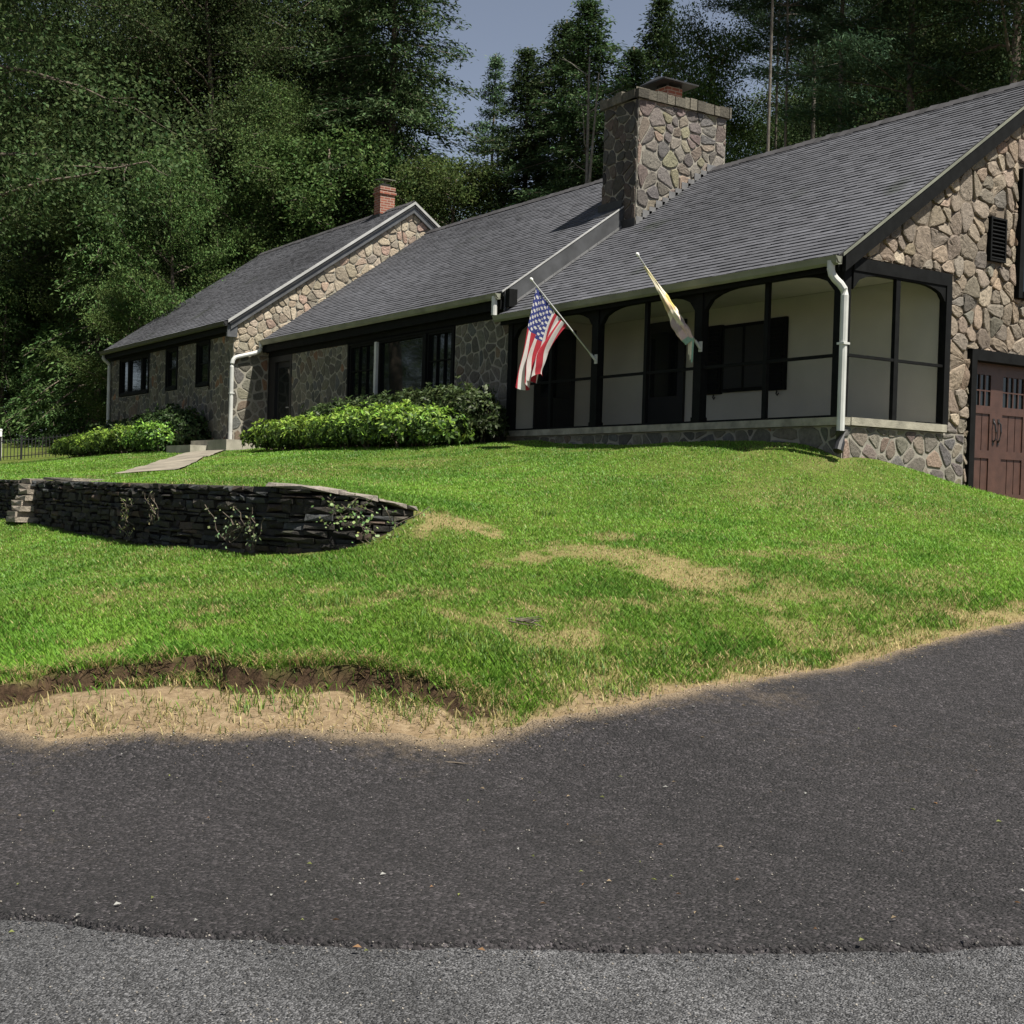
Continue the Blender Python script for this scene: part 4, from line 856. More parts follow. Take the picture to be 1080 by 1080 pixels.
for mm in (mt_red, mt_wh, mt_bl):                      # thin cloth lets light through
    t = mm.node_tree; b = [n for n in t.nodes if n.type == 'BSDF_PRINCIPLED'][0]; o_ = [n for n in t.nodes if n.type == 'OUTPUT_MATERIAL'][0]
    tr = t.nodes.new('ShaderNodeBsdfTranslucent'); t.links.new(b.inputs['Base Color'].links[0].from_socket, tr.inputs[0]); mx = t.nodes.new('ShaderNodeMixShader'); mx.inputs[0].default_value = 0.4
    t.links.new(b.outputs[0], mx.inputs[1]); t.links.new(tr.outputs[0], mx.inputs[2]); t.links.new(mx.outputs[0], o_.inputs[0])
nh, ntt = 156, 220; HS = np.linspace(0, 1, nh+1); TS = np.linspace(0, 1, ntt+1); tip1, br1 = np.array(TIP1), np.array(BR1)
vs = []
SCRX = np.array([cyw, syw, 0.0]); OUTV = np.array([0.3, -0.95, 0])
for h_ in HS:
    P0 = lerp(tip1, br1, 0.06+0.50*h_)+np.array([0, 0, -0.02-0.05*math.sin(PI*h_)])
    E = tip1+SCRX*(-0.20+0.43*h_**0.8)+np.array([0, 0, -1.90+0.30*h_])+OUTV*(0.02)
    for t_ in TS:
        xk = 1-(1-t_)**(1.0+1.6*h_)
        p = P0*(1-xk)+E*xk; p[2] = P0[2]*(1-t_)+E[2]*t_ - 0.10*math.sin(PI*t_)*h_
        am = 0.075*smooth01(np.array([t_*1.6]))[0]
        p = p+OUTV*(am*math.sin(h_*17+t_*1.5)+0.02*math.sin(h_*31+t_*5))+SCRX*(0.028*am/0.075*math.sin(h_*21+1+t_*2)+0.012*math.sin(t_*13+h_*6)*t_)
        p = p + np.array([0, 0, 1])*(0.045*math.sin(h_*15+2)*t_**3)
        vs.append(p)
fs_, mi_ = [], []
stars = [((r+0.5)/9*0.5385+0*0.0, (0.4/12)*(1+2*c_+(1 if r % 2 else 0))) for r in range(9) for c_ in range(6 if r % 2 == 0 else 5)]
def in_star(h_, t_):
    for sh, stt in stars:
        x, y = (t_-stt)*1.9, (h_-sh)*1.0; r = math.hypot(x, y)
        if r < 0.034:
            a_ = (math.atan2(x, -y) % (2*PI/5))-PI/5
            if r*math.cos(a_*1.0)*(1+0.9*(1-math.cos(5*a_*0.5))) < 0.032: return True
    return False
for i in range(nh):
    for j in range(ntt):
        fs_.append((i*(ntt+1)+j, (i+1)*(ntt+1)+j, (i+1)*(ntt+1)+j+1, i*(ntt+1)+j+1)); h_, t_ = (i+.5)/nh, (j+.5)/ntt
        if h_ < 7/13 and t_ < 0.4: mi_.append(1 if in_star(h_, t_) else 2)
        else: mi_.append(0 if int(h_*13) % 2 == 0 else 1)
me = bpy.data.meshes.new('flag_cloth'); me.from_pydata([tuple(v_) for v_ in vs], [], fs_)
finish(me, 'flag_cloth', [mt_red, mt_wh, mt_bl], e1, np.array(mi_, dtype=np.int32), None, True)

BR2, TIP2 = (-2.90, -0.12, 2.40), (-3.30, -1.05, 3.74)
e2, d2 = flag_base('furled_flag', BR2, TIP2, 'cream and yellow flag wound tightly around its slanting pole')
br2, tip2 = np.array(BR2), np.array(TIP2); s1 = np.cross(d2, (0, 0, 1.0)); s1 /= np.linalg.norm(s1); s2 = np.cross(d2, s1)
def flagcol(t_, th):
    g_ = math.sin(th*3+t_*9); 
    if 0.38 < t_ < 0.55 and math.sin(th+0.8) > -0.2: c_ = (0.58, 0.50, 0.17)
    elif 0.44 < t_ < 0.60: c_ = (0.50, 0.38, 0.24)
    elif 0.68 < t_ < 0.86 and g_ > -0.1: c_ = (0.38, 0.30, 0.30)
    elif t_ > 0.96: c_ = (0.25, 0.40, 0.32)
    elif t_ > 0.8: c_ = (0.62, 0.46, 0.44)
    elif t_ < 0.2: c_ = (0.58, 0.52, 0.30)
    else: c_ = (0.66, 0.60, 0.45)
    return c_
M['flagcloth'] = attr_mat('printed_flag_cloth', 0.85, 30.0, 0.15, 0.2, 60.0, 0.004)
vs, cs_ = [], []; nt_, ns = 70, 40
for i in range(nt_+1):
    t_ = i/nt_; c_ = lerp(tip2, br2, 0.10+0.78*t_)+np.array([0, 0, -0.02-0.07*t_**1.5]); R0 = 0.016+0.055*smooth01(np.array([t_*1.15]))[0]*(1.0-0.35*smooth01(np.array([(t_-0.85)/0.15]))[0])
    for k in range(ns):
        th = 2*PI*k/ns; rr = R0*(1+0.32*math.sin(3*th+t_*7)+0.16*math.sin(7*th-t_*11)+0.08*math.sin(t_*40+th*2)); sag = 1.0+0.7*max(0, -math.sin(th))*t_
        vs.append(c_+s1*rr*math.cos(th)*0.8+(-s2 if s2[2] < 0 else s2)*rr*math.sin(th)*sag); cs_.append(flagcol(t_+0.03*math.sin(th*2), th))
fs_ = [(i*ns+k, i*ns+(k+1) % ns, (i+1)*ns+(k+1) % ns, (i+1)*ns+k) for i in range(nt_) for k in range(ns)]
me = bpy.data.meshes.new('flag_cloth'); me.from_pydata([tuple(v_) for v_ in vs], [], fs_)
cl_ = finish(me, 'flag_cloth', [M['flagcloth']], e2, None, np.array(cs_, np.float32), True)
mb = MB(); q = lerp(tip2, br2, 0.86)+np.array([0, 0, -0.1])
for k in range(4):
    a_ = q+np.array([0.02*k-0.04, 0.015*(k % 2), 0]); mb.prism([a_, a_+np.array([0.035, 0.02, 0]), a_+np.array([0.03, 0.01, -0.24-0.03*k]), a_+np.array([0.005, 0.0, -0.22-0.05*k])], (0.004, -0.006, 0), 0, (0.25, 0.42, 0.33) if k % 2 else (0.6, 0.55, 0.42))
mb.build('hanging_fold', [M['flagcloth']], cl_)

# ------------------------------------------------------------------ picket fence on the far left
fp = [np.array(at(82, 481, 44)[:2]), np.array(at(0, 488, 44.5)[:2]), np.array(at(-120, 495, 45)[:2])]
fe = empty('picket_fence', (fp[1][0], fp[1][1], 0.6), 'thin black metal picket fence at the far left of the upper lawn', 'fence')
mb = MB(); pst = []
for a_, b_ in zip(fp[:-1], fp[1:]):
    L_ = np.linalg.norm(b_-a_); n = int(L_/0.125)
    for k in range(n):
        p = lerp(a_, b_, k/n); z0 = float(height(p[None], False)[0])
        if k % 16 == 0: pst.append((p, z0)); continue
        mb.box(p[0]-0.011, p[0]+0.011, p[1]-0.011, p[1]+0.011, z0+0.04, z0+0.74)
    for zz in (0.14, 0.66):
        m_ = 10
        for k in range(m_):
            p, q = lerp(a_, b_, k/m_), lerp(a_, b_, (k+1)/m_); za, zb = height(np.array([p, q]), False)+zz; mb.tube([(p[0], p[1], za), (q[0], q[1], zb)], 0.013, 4)
mb.build('picket_panel', [M['iron']], fe)
for p, z0 in pst:
    mb = MB(); mb.box(p[0]-0.03, p[0]+0.03, p[1]-0.03, p[1]+0.03, z0-0.1, z0+0.80); mb.box(p[0]-0.038, p[0]+0.038, p[1]-0.038, p[1]+0.038, z0+0.80, z0+0.83); mb.build('fence_post', [M['iron']], fe)
p = at(0, 470, 46); z0 = float(height(np.array([p[:2]]), False)[0])
mb = MB(); mb.box(p[0]-0.05, p[0]+0.05, p[1]-0.05, p[1]+0.05, z0-0.1, z0+0.95); mb.box(p[0]-0.06, p[0]+0.06, p[1]-0.06, p[1]+0.06, z0+0.95, z0+0.98); mb.prism([(p[0]-0.05, p[1]-0.05, z0+0.98), (p[0]+0.05, p[1]-0.05, z0+0.98), (p[0]+0.05, p[1]+0.05, z0+0.98), (p[0]-0.05, p[1]+0.05, z0+0.98)], (0, 0, 0.03))
tag(mb.build('white_post', [M['white_paint']]), 'white wooden post at the end of the black picket fence', 'post')

# ------------------------------------------------------------------ foliage helpers
def unit(v): return v/(np.linalg.norm(v, axis=1, keepdims=True)+1e-9)
def leaf_quads(P, Dv, Nv, ln, wd, g, fold=0.12):
    """one kite-shaped leaf per point: along Dv, facing Nv"""
    n = len(P); Dv = unit(Dv); Sv = unit(np.cross(Dv, Nv)); Nn = np.cross(Sv, Dv)
    ln = np.broadcast_to(ln, (n,))[:, None]; wd = np.broadcast_to(wd, (n,))[:, None]
    a = P-Dv*ln*0.5; b = P+Sv*wd*0.5+Nn*ln*fold*0.5; c = P+Dv*ln*0.5-Nn*ln*fold*0.4; d = P-Sv*wd*0.5+Nn*ln*fold*0.5
    return np.stack([a, b, c, d], 1).reshape(-1, 3)
def rep_cols(base, n, g, var=0.25, warm=0.12):
    k = (1+g.normal(0, var, (n, 1))).clip(0.4, 1.9); w_ = 1+g.normal(0, warm, (n, 3))*np.array([1.2, 0.5, 0.6]); c = np.array(base)[None]*k*w_
    return np.repeat(np.clip(c, 0.004, 0.6), 4, 0)
def cloud(centers, per, sig, g):
    n = len(centers); idx = np.repeat(np.arange(n), per); off = g.normal(0, 1, (n*per, 3))*np.asarray(sig)
    return centers[idx]+off, idx
TREES = {}
def limb(p0, d, L, g, bend=0.25, up=0.0, n=6):
    P = [np.array(p0, float)]; d = np.array(d, float); d /= np.linalg.norm(d)
    for i in range(n):
        d = d+g.normal(0, bend/n*1.6, 3)+np.array([0, 0, up/n]); d /= np.linalg.norm(d); P.append(P[-1]+d*L/n)
    return P
def make_deciduous(key, H, crown0, R, seed, col, leafsize=0.16, nl=26, per=60, bark='bark', r0=0.22, open_=0.0, sub=6):
    g = np.random.default_rng(seed); mb = MB(); tr = limb((0, 0, -0.3), (0, 0, 1), H*0.93+0.3, g, 0.18, 0.25, 9); hs = np.linspace(0, 1, 10)
    mb.tube(tr, [r0*(1-0.88*h)+0.015 for h in hs], 9); cen = []
    for i in range(nl):
        f = crown0+(0.97-crown0)*((i+0.5)/nl); z = f*9; k = min(int(z), 8); p0 = lerp(tr[k], tr[k+1], z-k)
        prof = math.sin(PI*min(1, 0.12+0.88*((f-crown0)/(1-crown0))**0.8))**0.7; th = i*2.399+g.uniform(-.5, .5); L = R*prof*g.uniform(0.6, 1.15)+0.5
        el = g.uniform(0.1, 0.7); P = limb(p0, (math.cos(th), math.sin(th), el), L, g, 0.5, 0.15, 6); mb.tube(P, [r0*0.32*(1-f*0.6)*(1-0.85*t_/6)+0.008 for t_ in range(7)], 5)
        for j in range(2, 7):
            if g.random() > open_: cen.append(P[j])
            for s_ in range(sub if j > 2 else 2):
                dd = g.normal(0, 1, 3)*np.array([1, 1, 0.6])+np.array([0, 0, 0.12]); q = P[j]+dd/np.linalg.norm(dd)*g.uniform(0.35, 1.0)*R*0.30
                cen.append(q)
                if s_ < 1: mb.tube([P[j], (P[j]+q)/2+g.normal(0, .06, 3), q], [0.018, 0.012, 0.006], 4, cap=False)
    cen.append(tr[-1]+np.array([0, 0, 0.3])); cen = np.array(cen)
    P, idx = cloud(cen, per, (R*0.080, R*0.080, R*0.052), g); n = len(P); axis = P.copy(); axis[:, 2] = 0
    D_ = unit(axis)*0.5+g.normal(0, 0.7, (n, 3))+np.array([0, 0, -0.25]); N_ = g.normal(0, 0.6, (n, 3))+np.array([0, 0, 0.9])
    cc = rep_cols(col, n, g, 0.15, 0.08); ck = (1+g.normal(0, 0.22, (len(cen), 1)))[idx].clip(0.45, 1.7); cc = cc*np.repeat(ck, 4, 0)
    TREES[key] = (mb, leaf_quads(P, D_, N_, leafsize*g.uniform(0.6, 1.3, n), leafsize*0.6*g.uniform(0.7, 1.2, n), g), cc, bark, 'leaf')
def make_conifer(key, H, crown0, R, seed, col, droop=0.3, gap=0.55, per=20, leaf=(0.22, 0.055), flat=0.10, bark='bark', r0=0.2, nb=6, taper=0.9, ragged=0.25, sig=0.17, fill=0.25, up=0.0):
    g = np.random.default_rng(seed); mb = MB(); tr = limb((0, 0, -0.3), (0, 0, 1), H+0.3, g, 0.06, 0.3, 10)
    mb.tube(tr, [r0*(1-0.93*h/10)+0.012 for h in range(11)], 9); cen, dirs = [], []; z = crown0*H; i = 0
    while z < H*0.99:
        f = z/H; k = min(int(f*10), 9); p0 = lerp(tr[k], tr[k+1], f*10-k); t_ = (f-crown0)/(1-crown0)
        Rl = R*(1-t_)**taper*min(1, 0.55+t_*3.0)+0.05
        for b_ in range(nb):
            th = i*2.4+b_*2*PI/nb+g.uniform(-.35, .35); L = Rl*g.uniform(1-ragged*1.6, 1+ragged); 
            if g.random() < 0.07: continue
            P = [p0]; m_ = 6
            for j in range(1, m_+1):
                s_ = j/m_; P.append(p0+np.array([math.cos(th), math.sin(th), 0])*L*s_+np.array([0, 0, up*L*s_-droop*L*s_**1.6+0.1*L*s_*(1-s_)])+g.normal(0, 0.03, 3)*L*0.3)
            if L > 0.6: mb.tube(P, [0.045*(1-f)*(1-0.85*j/m_)+0.006 for j in range(m_+1)], 4, cap=False)
            nn = max(3, int(L/0.16))
            for j in range(nn):
                s_ = fill+(1.02-fill)*(j+g.random())/nn; q = s_*m_; kk = min(int(q), m_-1); c_ = lerp(P[kk], P[kk+1], q-kk); side = np.array([-math.sin(th), math.cos(th), 0])*g.normal(0, 0.28)*L*(1.1-s_)
                cen.append(c_+side); dirs.append([math.cos(th), math.sin(th), -droop*0.8+up])
        z += gap*g.uniform(0.75, 1.25)*(1 if f < 0.85 else 0.6); i += 1
    cen, dirs = np.array(cen), np.array(dirs); P, idx = cloud(cen, per, (sig, sig, flat), g); n = len(P)
    D_ = unit(dirs)[idx]+g.normal(0, 0.55, (n, 3)); N_ = g.normal(0, 0.45, (n, 3))+np.array([0, 0, 1.0])
    cc = rep_cols(col, n, g, 0.22, 0.08)*np.repeat((1+g.normal(0, 0.18, (len(cen), 1)))[idx], 4, 0)
    TREES[key] = (mb, leaf_quads(P, D_, N_, leaf[0]*g.uniform(0.6, 1.3, n), leaf[1]*g.uniform(0.7, 1.3, n), g), cc, bark, 'needle')

make_deciduous('broad', 22, 0.22, 5.6, 101, (0.050, 0.075, 0.027), 0.125, 34, 76)
make_deciduous('maple', 17, 0.16, 4.6, 102, (0.066, 0.10, 0.031), 0.125, 30, 74)
make_deciduous('young', 9, 0.10, 2.6, 103, (0.060, 0.094, 0.027), 0.105, 24, 60, r0=0.11, sub=5)
make_deciduous('tall', 25, 0.30, 5.0, 104, (0.040, 0.061, 0.024), 0.125, 34, 78, r0=0.26)
make_conifer('spruce', 18, 0.06, 4.7, 105, (0.036, 0.064, 0.031), 0.36, 0.42, 20, (0.19, 0.052), 0.10, nb=7, fill=0.10, ragged=0.36, taper=0.95)
make_conifer('hemlock', 21, 0.05, 4.3, 106, (0.052, 0.086, 0.034), 0.25, 0.5, 22, (0.19, 0.06), 0.11, nb=7, taper=0.75, ragged=0.32)
make_conifer('pine', 22, 0.38, 4.0, 107, (0.048, 0.083, 0.045), -0.02, 0.95, 40, (0.22, 0.042), 0.12, nb=6, taper=0.55, ragged=0.4, sig=0.24, fill=0.4, up=0.12, r0=0.19)
make_conifer('tall_pine', 26, 0.53, 3.6, 121, (0.046, 0.080, 0.045), -0.02, 0.9, 36, (0.22, 0.042), 0.12, nb=6, taper=0.5, ragged=0.4, sig=0.24, fill=0.35, up=0.12, r0=0.10, bark='pine_bark')
make_conifer('young_hemlock', 6.5, 0.02, 2.3, 108, (0.060, 0.105, 0.032), 0.42, 0.33, 24, (0.14, 0.05), 0.07, nb=7, taper=0.7, ragged=0.35, sig=0.14, r0=0.09)
make_conifer('light_pine', 20, 0.15, 3.2, 109, (0.085, 0.135, 0.072), 0.05, 0.7, 18, (0.27, 0.06), 0.12, nb=6, taper=0.8, up=0.15)
def make_dead(key, H, seed):
    g = np.random.default_rng(seed); mb = MB(); tr = limb((0, 0, -0.3), (0, 0, 1), H+0.3, g, 0.05, 0.3, 10); mb.tube(tr, [0.15*(1-0.85*h/10)+0.01 for h in range(11)], 8)
    t2 = limb(tr[6], (0.10, 0.05, 1), H*0.36, g, 0.05, 0.2, 6); mb.tube(t2, [0.075*(1-0.8*h/6)+0.008 for h in range(7)], 6)
    for i in range(22):
        k = g.uniform(3.2, 9.6); p0 = lerp(tr[int(k)], tr[int(k)+1], k-int(k)); th = g.uniform(0, 6.28); P = limb(p0, (math.cos(th), math.sin(th), g.uniform(0.1, 0.8)), g.uniform(0.8, 2.2), g, 0.4, 0.1, 5); mb.tube(P, [0.03, 0.024, 0.018, 0.014, 0.01, 0.005], 4)
        for j in (2, 3, 4):
            dd = g.normal(0, 1, 3); mb.tube([P[j], P[j]+dd/np.linalg.norm(dd)*0.5], [0.01, 0.004], 3)
    P = np.array([tr[9]+g.normal(0, 0.5, 3) for _ in range(160)]); n = len(P)
    TREES[key] = (mb, leaf_quads(P, g.normal(0, 1, (n, 3)), g.normal(0, 1, (n, 3)), 0.14, 0.06, g), rep_cols((0.05, 0.08, 0.035), n, g), 'pale_bark', 'needle')
make_dead('bare', 15.5, 110)

PROTO = {}
NAMES = dict(tall_pine='pine_tree', broad='broadleaf_tree', maple='broadleaf_tree', young='young_tree', tall='broadleaf_tree', spruce='spruce_tree', hemlock='hemlock_tree', pine='pine_tree', young_hemlock='young_hemlock', light_pine='pine_tree', bare='bare_tree')
def place_tree(key, px, d, scale, label, group=None, rot=None, hs=1.0, bark=None):
    p = at(px, 500, d); z = float(height(np.array([p[:2]]), False)[0]); g = np.random.default_rng(int(abs(px)*7+d*13)); rot = g.uniform(0, 6.28) if rot is None else rot
    mb, lv, cc, bk, lm = TREES[key]
    t_ = empty(NAMES[key], (p[0], p[1], z-0.1), label, 'tree', group); t_.rotation_euler.z = rot; t_.scale = (scale*hs, scale*hs, scale)
    if key not in PROTO:
        tk = mb.build('trunk', [M[bk]], t_, True, True); cr = np_build('crown', lv, 4, M[lm], cc, t_, False, True); PROTO[key] = (tk, cr)
    else:
        for s_ in PROTO[key]:
            c_ = s_.copy(); COL.objects.link(c_); c_.parent = t_
    return t_
FG = 'forest trees behind the house'
def H_for(key): return dict(tall_pine=26, broad=22, maple=17, young=9, tall=25, spruce=18, hemlock=21, pine=22, young_hemlock=6.5, light_pine=20, bare=15.5)[key]
# --- individually recognisable trees: (kind, pixel column, depth, height in metres, label, widening)
for key, px, d, h_, lab, hs in [
    ('hemlock', 612, 47, -101, 'dark pointed evergreen rising between the two chimneys, its top in the sky gap', 1.45),
    ('hemlock', 578, 50, -122, 'middle evergreen of the three left of the stone chimney, just left of the pointed one', 1.4),
    ('hemlock', 650, 51, -150, 'small evergreen tucked between the pointed evergreen and the stone chimney', 1.3),
    ('hemlock', 548, 51, -152, 'shorter dark evergreen to the left of the pointed one, above the middle roof', 1.35),
    ('bare', 611, 43.5, -162, 'pale slender bare-limbed tree standing in front of the pointed evergreen', 1.0),
    ('hemlock', 684, 53, -98, 'narrow evergreen directly above the stone chimney, beside the gap of sky', 1.2),
    ('maple', 728, 47, -118, 'rounded leafy tree just right of the stone chimney top', 0.8),
    ('light_pine', 506, 66, -160, 'pale blue-green pine far off at the bottom of the sky gap', 0.9),
    ('hemlock', 405, 55, 24.5, 'tall feathery hemlock left of the sky gap, behind the brick chimney', 1.1),
    ('hemlock', 350, 60, 27.5, 'tallest hemlock behind the ridge of the left wing, left of the brick chimney', 1.1),
    ('young', 462, 50, 11.0, 'small bushy tree behind the right slope of the wing gable', 1.0),
    ('maple', 300, 54, 15.5, 'yellow-green leafy tree behind the middle of the left wing roof', 1.0),
    ('young', 350, 52, 12.5, 'low leafy tree with bright tips just left of the brick chimney', 1.15),
    ('young', 182, 46.0, 10.5, 'thin young tree with a pale trunk above the far end of the left wing roof', 0.75),
    ('broad', 235, 58, 24, 'broad dark tree with a thick trunk behind the left wing roof', 1.0),
    ('young_hemlock', 52, 59.0, 5.4, 'spreading young hemlock at the lawn edge behind the picket fence', 1.25),
    ('young_hemlock', 100, 53, 10.2, 'bushy evergreen close against the left end of the house', 0.9),
    ('young_hemlock', 0, 60, 7.5, 'dark young hemlock cut by the left edge behind the white post', 1.1),
    ('maple', 85, 62, 15.5, 'mid-height leafy tree behind the bushy evergreen at the house corner', 0.95),
    ('broad', 10, 66, 25, 'broad dark tree rising at the left edge behind the young hemlocks', 1.0),
    ('tall', 135, 60, 28, 'very tall dark tree above the far end of the left wing', 1.0),
    ('tall_pine', 800, 40, 26, 'bare-stemmed pine nearest the right side of the stone chimney', 0.62),
    ('tall_pine', 817, 42.5, 25, 'bare-stemmed pine close behind the one beside the chimney', 0.62),
    ('tall_pine', 808, 47, 27, 'slimmest bare-stemmed pine, between the two nearest the chimney', 0.6),
    ('tall_pine', 876, 43, 26, 'bare-stemmed dark pine above the middle of the porch roof ridge', 1.05),
    ('tall_pine', 845, 52, 29, 'distant pine seen between the trunks of the nearer pines', 1.0),
    ('pine', 955, 41, 21, 'dark spreading pine above the right part of the porch roof ridge', 1.1),
    ('tall', 1040, 38, 22, 'dark leafy tree in the top right corner above the gable', 1.0),
    ('tall', 925, 58, 26, 'tall leafy tree filling the gap between the right-hand pines', 1.0),
    ('broad', 1120, 45, 24, 'broad dark tree cut by the right edge above the gable', 1.1),
    ('broad', 60, 38, 25, 'large dark leafy tree overhanging the top left corner', 1.0),
    ('tall', 300, 64, 30, 'towering dark tree behind the yellow-green one over the left wing', 1.05),
    ('broad', 190, 66, 30, 'towering broad tree in the dark upper left, behind the pale-trunked one', 1.05),
]:
    if h_ < 0: p_ = at(px, 500, d); h_ = -(0)+float((at(px, -h_-100, d)[2])-height(np.array([p_[:2]]), False)[0]+0.1)
    s_ = h_/H_for(key)
    if lab.startswith('large dark leafy tree overhanging'): px = -70; d = 36
    place_tree(key, px, d, s_, lab, FG, None, hs)
# --- the wood behind, trees nothing tells apart
k = 0
for px in range(-160, 1280, 62):
    for d in (72, 88):
        if 420 < px < 680 or 735 < px < 830: continue
        key = ('broad', 'hemlock', 'tall', 'maple', 'pine')[k % 5]; k += 1
        place_tree(key, px+((k*37) % 29), d+((k*17) % 9), (24 if not 395 < px < 720 else 16)/H_for(key)*(1.0+0.02*(k % 7)), 'dark tree deep in the wood behind the house', 'trees deep in the wood', None, 1.15)
# understorey that closes the wood below the crowns
for px, d, sc, lab in [(135, 50, 0.75, 'leafy sapling low behind the far end of the left wing'), (255, 53, 0.95, 'leafy sapling behind the centre of the left wing roof'), (405, 53, 1.0, 'leafy sapling just behind the brick chimney'), (-40, 62, 0.9, 'leafy sapling beyond the left edge of the picket fence'), (30, 66, 1.0, 'leafy sapling deep behind the young hemlocks'),
                       (560, 60, 0.8, 'leafy sapling low behind the middle roof ridge'), (650, 60, 0.9, 'leafy sapling behind the stone chimney'), (470, 62, 1.0, 'leafy sapling under the pale far pine')]:
    place_tree('young', px, d, sc, lab, 'saplings at the edge of the wood', None, 1.2)
# the wood across the road, seen only as reflections in the window panes
for x_, y_, key in [(-52, -26, 'broad'), (-62, -22, 'hemlock'), (-58, -34, 'tall'), (-72, -30, 'broad'), (-70, -16, 'tall'), (-80, -22, 'hemlock'), (-84, -34, 'broad'), (-44, -24, 'maple'), (-64, -42, 'tall'), (-92, -26, 'tall'), (-78, -12, 'hemlock'), (-48, -36, 'hemlock')]:
    mb, lv, cc, bk, lm = TREES[key]; t_ = empty(NAMES[key], (x_, y_, -1.7), 'dark tree of the wood across the road', 'tree', 'trees across the road')
    for s_ in PROTO[key]:
        c_ = s_.copy(); COL.objects.link(c_); c_.parent = t_

# ------------------------------------------------------------------ shrubs along the house
def shrub(name, pts, label, cols, lsz=0.10, dens=520, seed=1, group=None, tip=None, skirt=0.25):
    """pts: list of (x, y, radius_x, radius_y, height) mounds; leaves in whorls on a lumpy shell over dark inner leaves and woody stems"""
    g = np.random.default_rng(seed); cx_, cy_ = np.mean([p[0] for p in pts]), np.mean([p[1] for p in pts]); z00 = float(height(np.array([[cx_, cy_]]), False)[0])
    e = empty(name, (cx_, cy_, z00), label, 'shrub', group); LV, CC = [], []; st = MB()
    for (x_, y_, rx, ry, hh) in pts:
        z0 = float(height(np.array([[x_, y_]]), False)[0]); nw = int(dens*rx*ry*1.2+dens*hh*(rx+ry)*0.5)
        u = g.uniform(0, 2*PI, nw); ph = np.arccos(g.uniform(-0.25, 1, nw)); rr = 1+0.10*np.sin(u*5+seed)+0.07*np.sin(u*9+ph*6)+g.normal(0, 0.07, nw)
        N_ = np.stack([np.cos(u)*np.sin(ph), np.sin(u)*np.sin(ph), np.cos(ph)], 1); sc = np.array([rx, ry, hh*0.62]); P = np.array([x_, y_, z0+hh*0.38])+N_*sc*rr[:, None]
        P[:, 2] = np.maximum(P[:, 2], z0+skirt*hh*g.uniform(0.3, 1, nw)); P += g.normal(0, 0.03, P.shape); n3 = unit(N_/sc)
        for k in range(7):                             # leaves of one whorl
            th = k*0.9+g.uniform(0, 6.28, nw); t1 = unit(np.cross(n3, np.array([0.3, 0.2, 1.0])+g.normal(0, .1, (nw, 3)))); t2 = np.cross(n3, t1)
            D_ = t1*np.cos(th)[:, None]+t2*np.sin(th)[:, None]+n3*g.uniform(0.0, 0.9, (nw, 1))+np.array([0, 0, 0.15]); D_ = unit(D_); q = P+D_*lsz*0.45+g.normal(0, 0.012, (nw, 3))
            LV.append(leaf_quads(q, D_, n3+g.normal(0, .25, (nw, 3)), lsz*g.uniform(0.7, 1.25, nw), lsz*0.40*g.uniform(0.8, 1.2, nw), g))
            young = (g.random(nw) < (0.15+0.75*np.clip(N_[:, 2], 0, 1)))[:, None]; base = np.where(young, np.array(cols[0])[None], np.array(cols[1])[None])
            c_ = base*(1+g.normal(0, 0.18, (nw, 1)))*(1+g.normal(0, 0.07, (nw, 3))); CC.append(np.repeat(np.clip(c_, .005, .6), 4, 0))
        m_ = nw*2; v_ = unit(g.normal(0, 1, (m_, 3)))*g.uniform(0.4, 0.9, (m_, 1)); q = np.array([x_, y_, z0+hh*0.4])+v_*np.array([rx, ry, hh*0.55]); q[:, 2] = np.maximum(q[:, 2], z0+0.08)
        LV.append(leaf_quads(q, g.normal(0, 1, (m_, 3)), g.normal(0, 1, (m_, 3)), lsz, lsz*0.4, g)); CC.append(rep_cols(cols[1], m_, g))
        for k in range(9):
            th = g.uniform(0, 6.28); r_ = g.uniform(0.2, 0.75); st.tube(limb((x_+math.cos(th)*rx*0.3, y_+math.sin(th)*ry*0.3, z0-0.05), (math.cos(th)*r_*rx, math.sin(th)*r_*ry, hh*0.8), hh*0.75, g, 0.4), [0.022-0.0028*j for j in range(7)], 5)
    np_build('foliage', np.concatenate(LV), 4, M['shrubleaf'], np.concatenate(CC), e); st.build('stem', [M['bark']], e); return e
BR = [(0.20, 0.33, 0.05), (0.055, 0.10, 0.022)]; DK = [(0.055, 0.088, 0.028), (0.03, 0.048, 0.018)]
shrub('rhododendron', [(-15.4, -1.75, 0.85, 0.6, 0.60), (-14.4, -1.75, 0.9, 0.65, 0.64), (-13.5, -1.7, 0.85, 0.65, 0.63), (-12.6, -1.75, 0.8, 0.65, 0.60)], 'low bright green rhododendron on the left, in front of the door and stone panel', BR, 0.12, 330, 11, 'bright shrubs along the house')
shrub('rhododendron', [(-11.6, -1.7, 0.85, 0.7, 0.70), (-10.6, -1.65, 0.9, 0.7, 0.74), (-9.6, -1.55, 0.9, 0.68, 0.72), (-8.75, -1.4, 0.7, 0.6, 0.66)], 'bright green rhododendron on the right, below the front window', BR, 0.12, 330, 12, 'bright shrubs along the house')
shrub('laurel_hedge', [(-15.0, -0.75, 0.8, 0.45, 0.90), (-13.9, -0.75, 0.9, 0.45, 0.95), (-12.8, -0.75, 0.85, 0.45, 0.95), (-11.9, -0.75, 0.75, 0.45, 0.97)], 'dark glossy laurel hedge below the left half of the front window', DK, 0.11, 360, 13, 'dark hedges against the house')
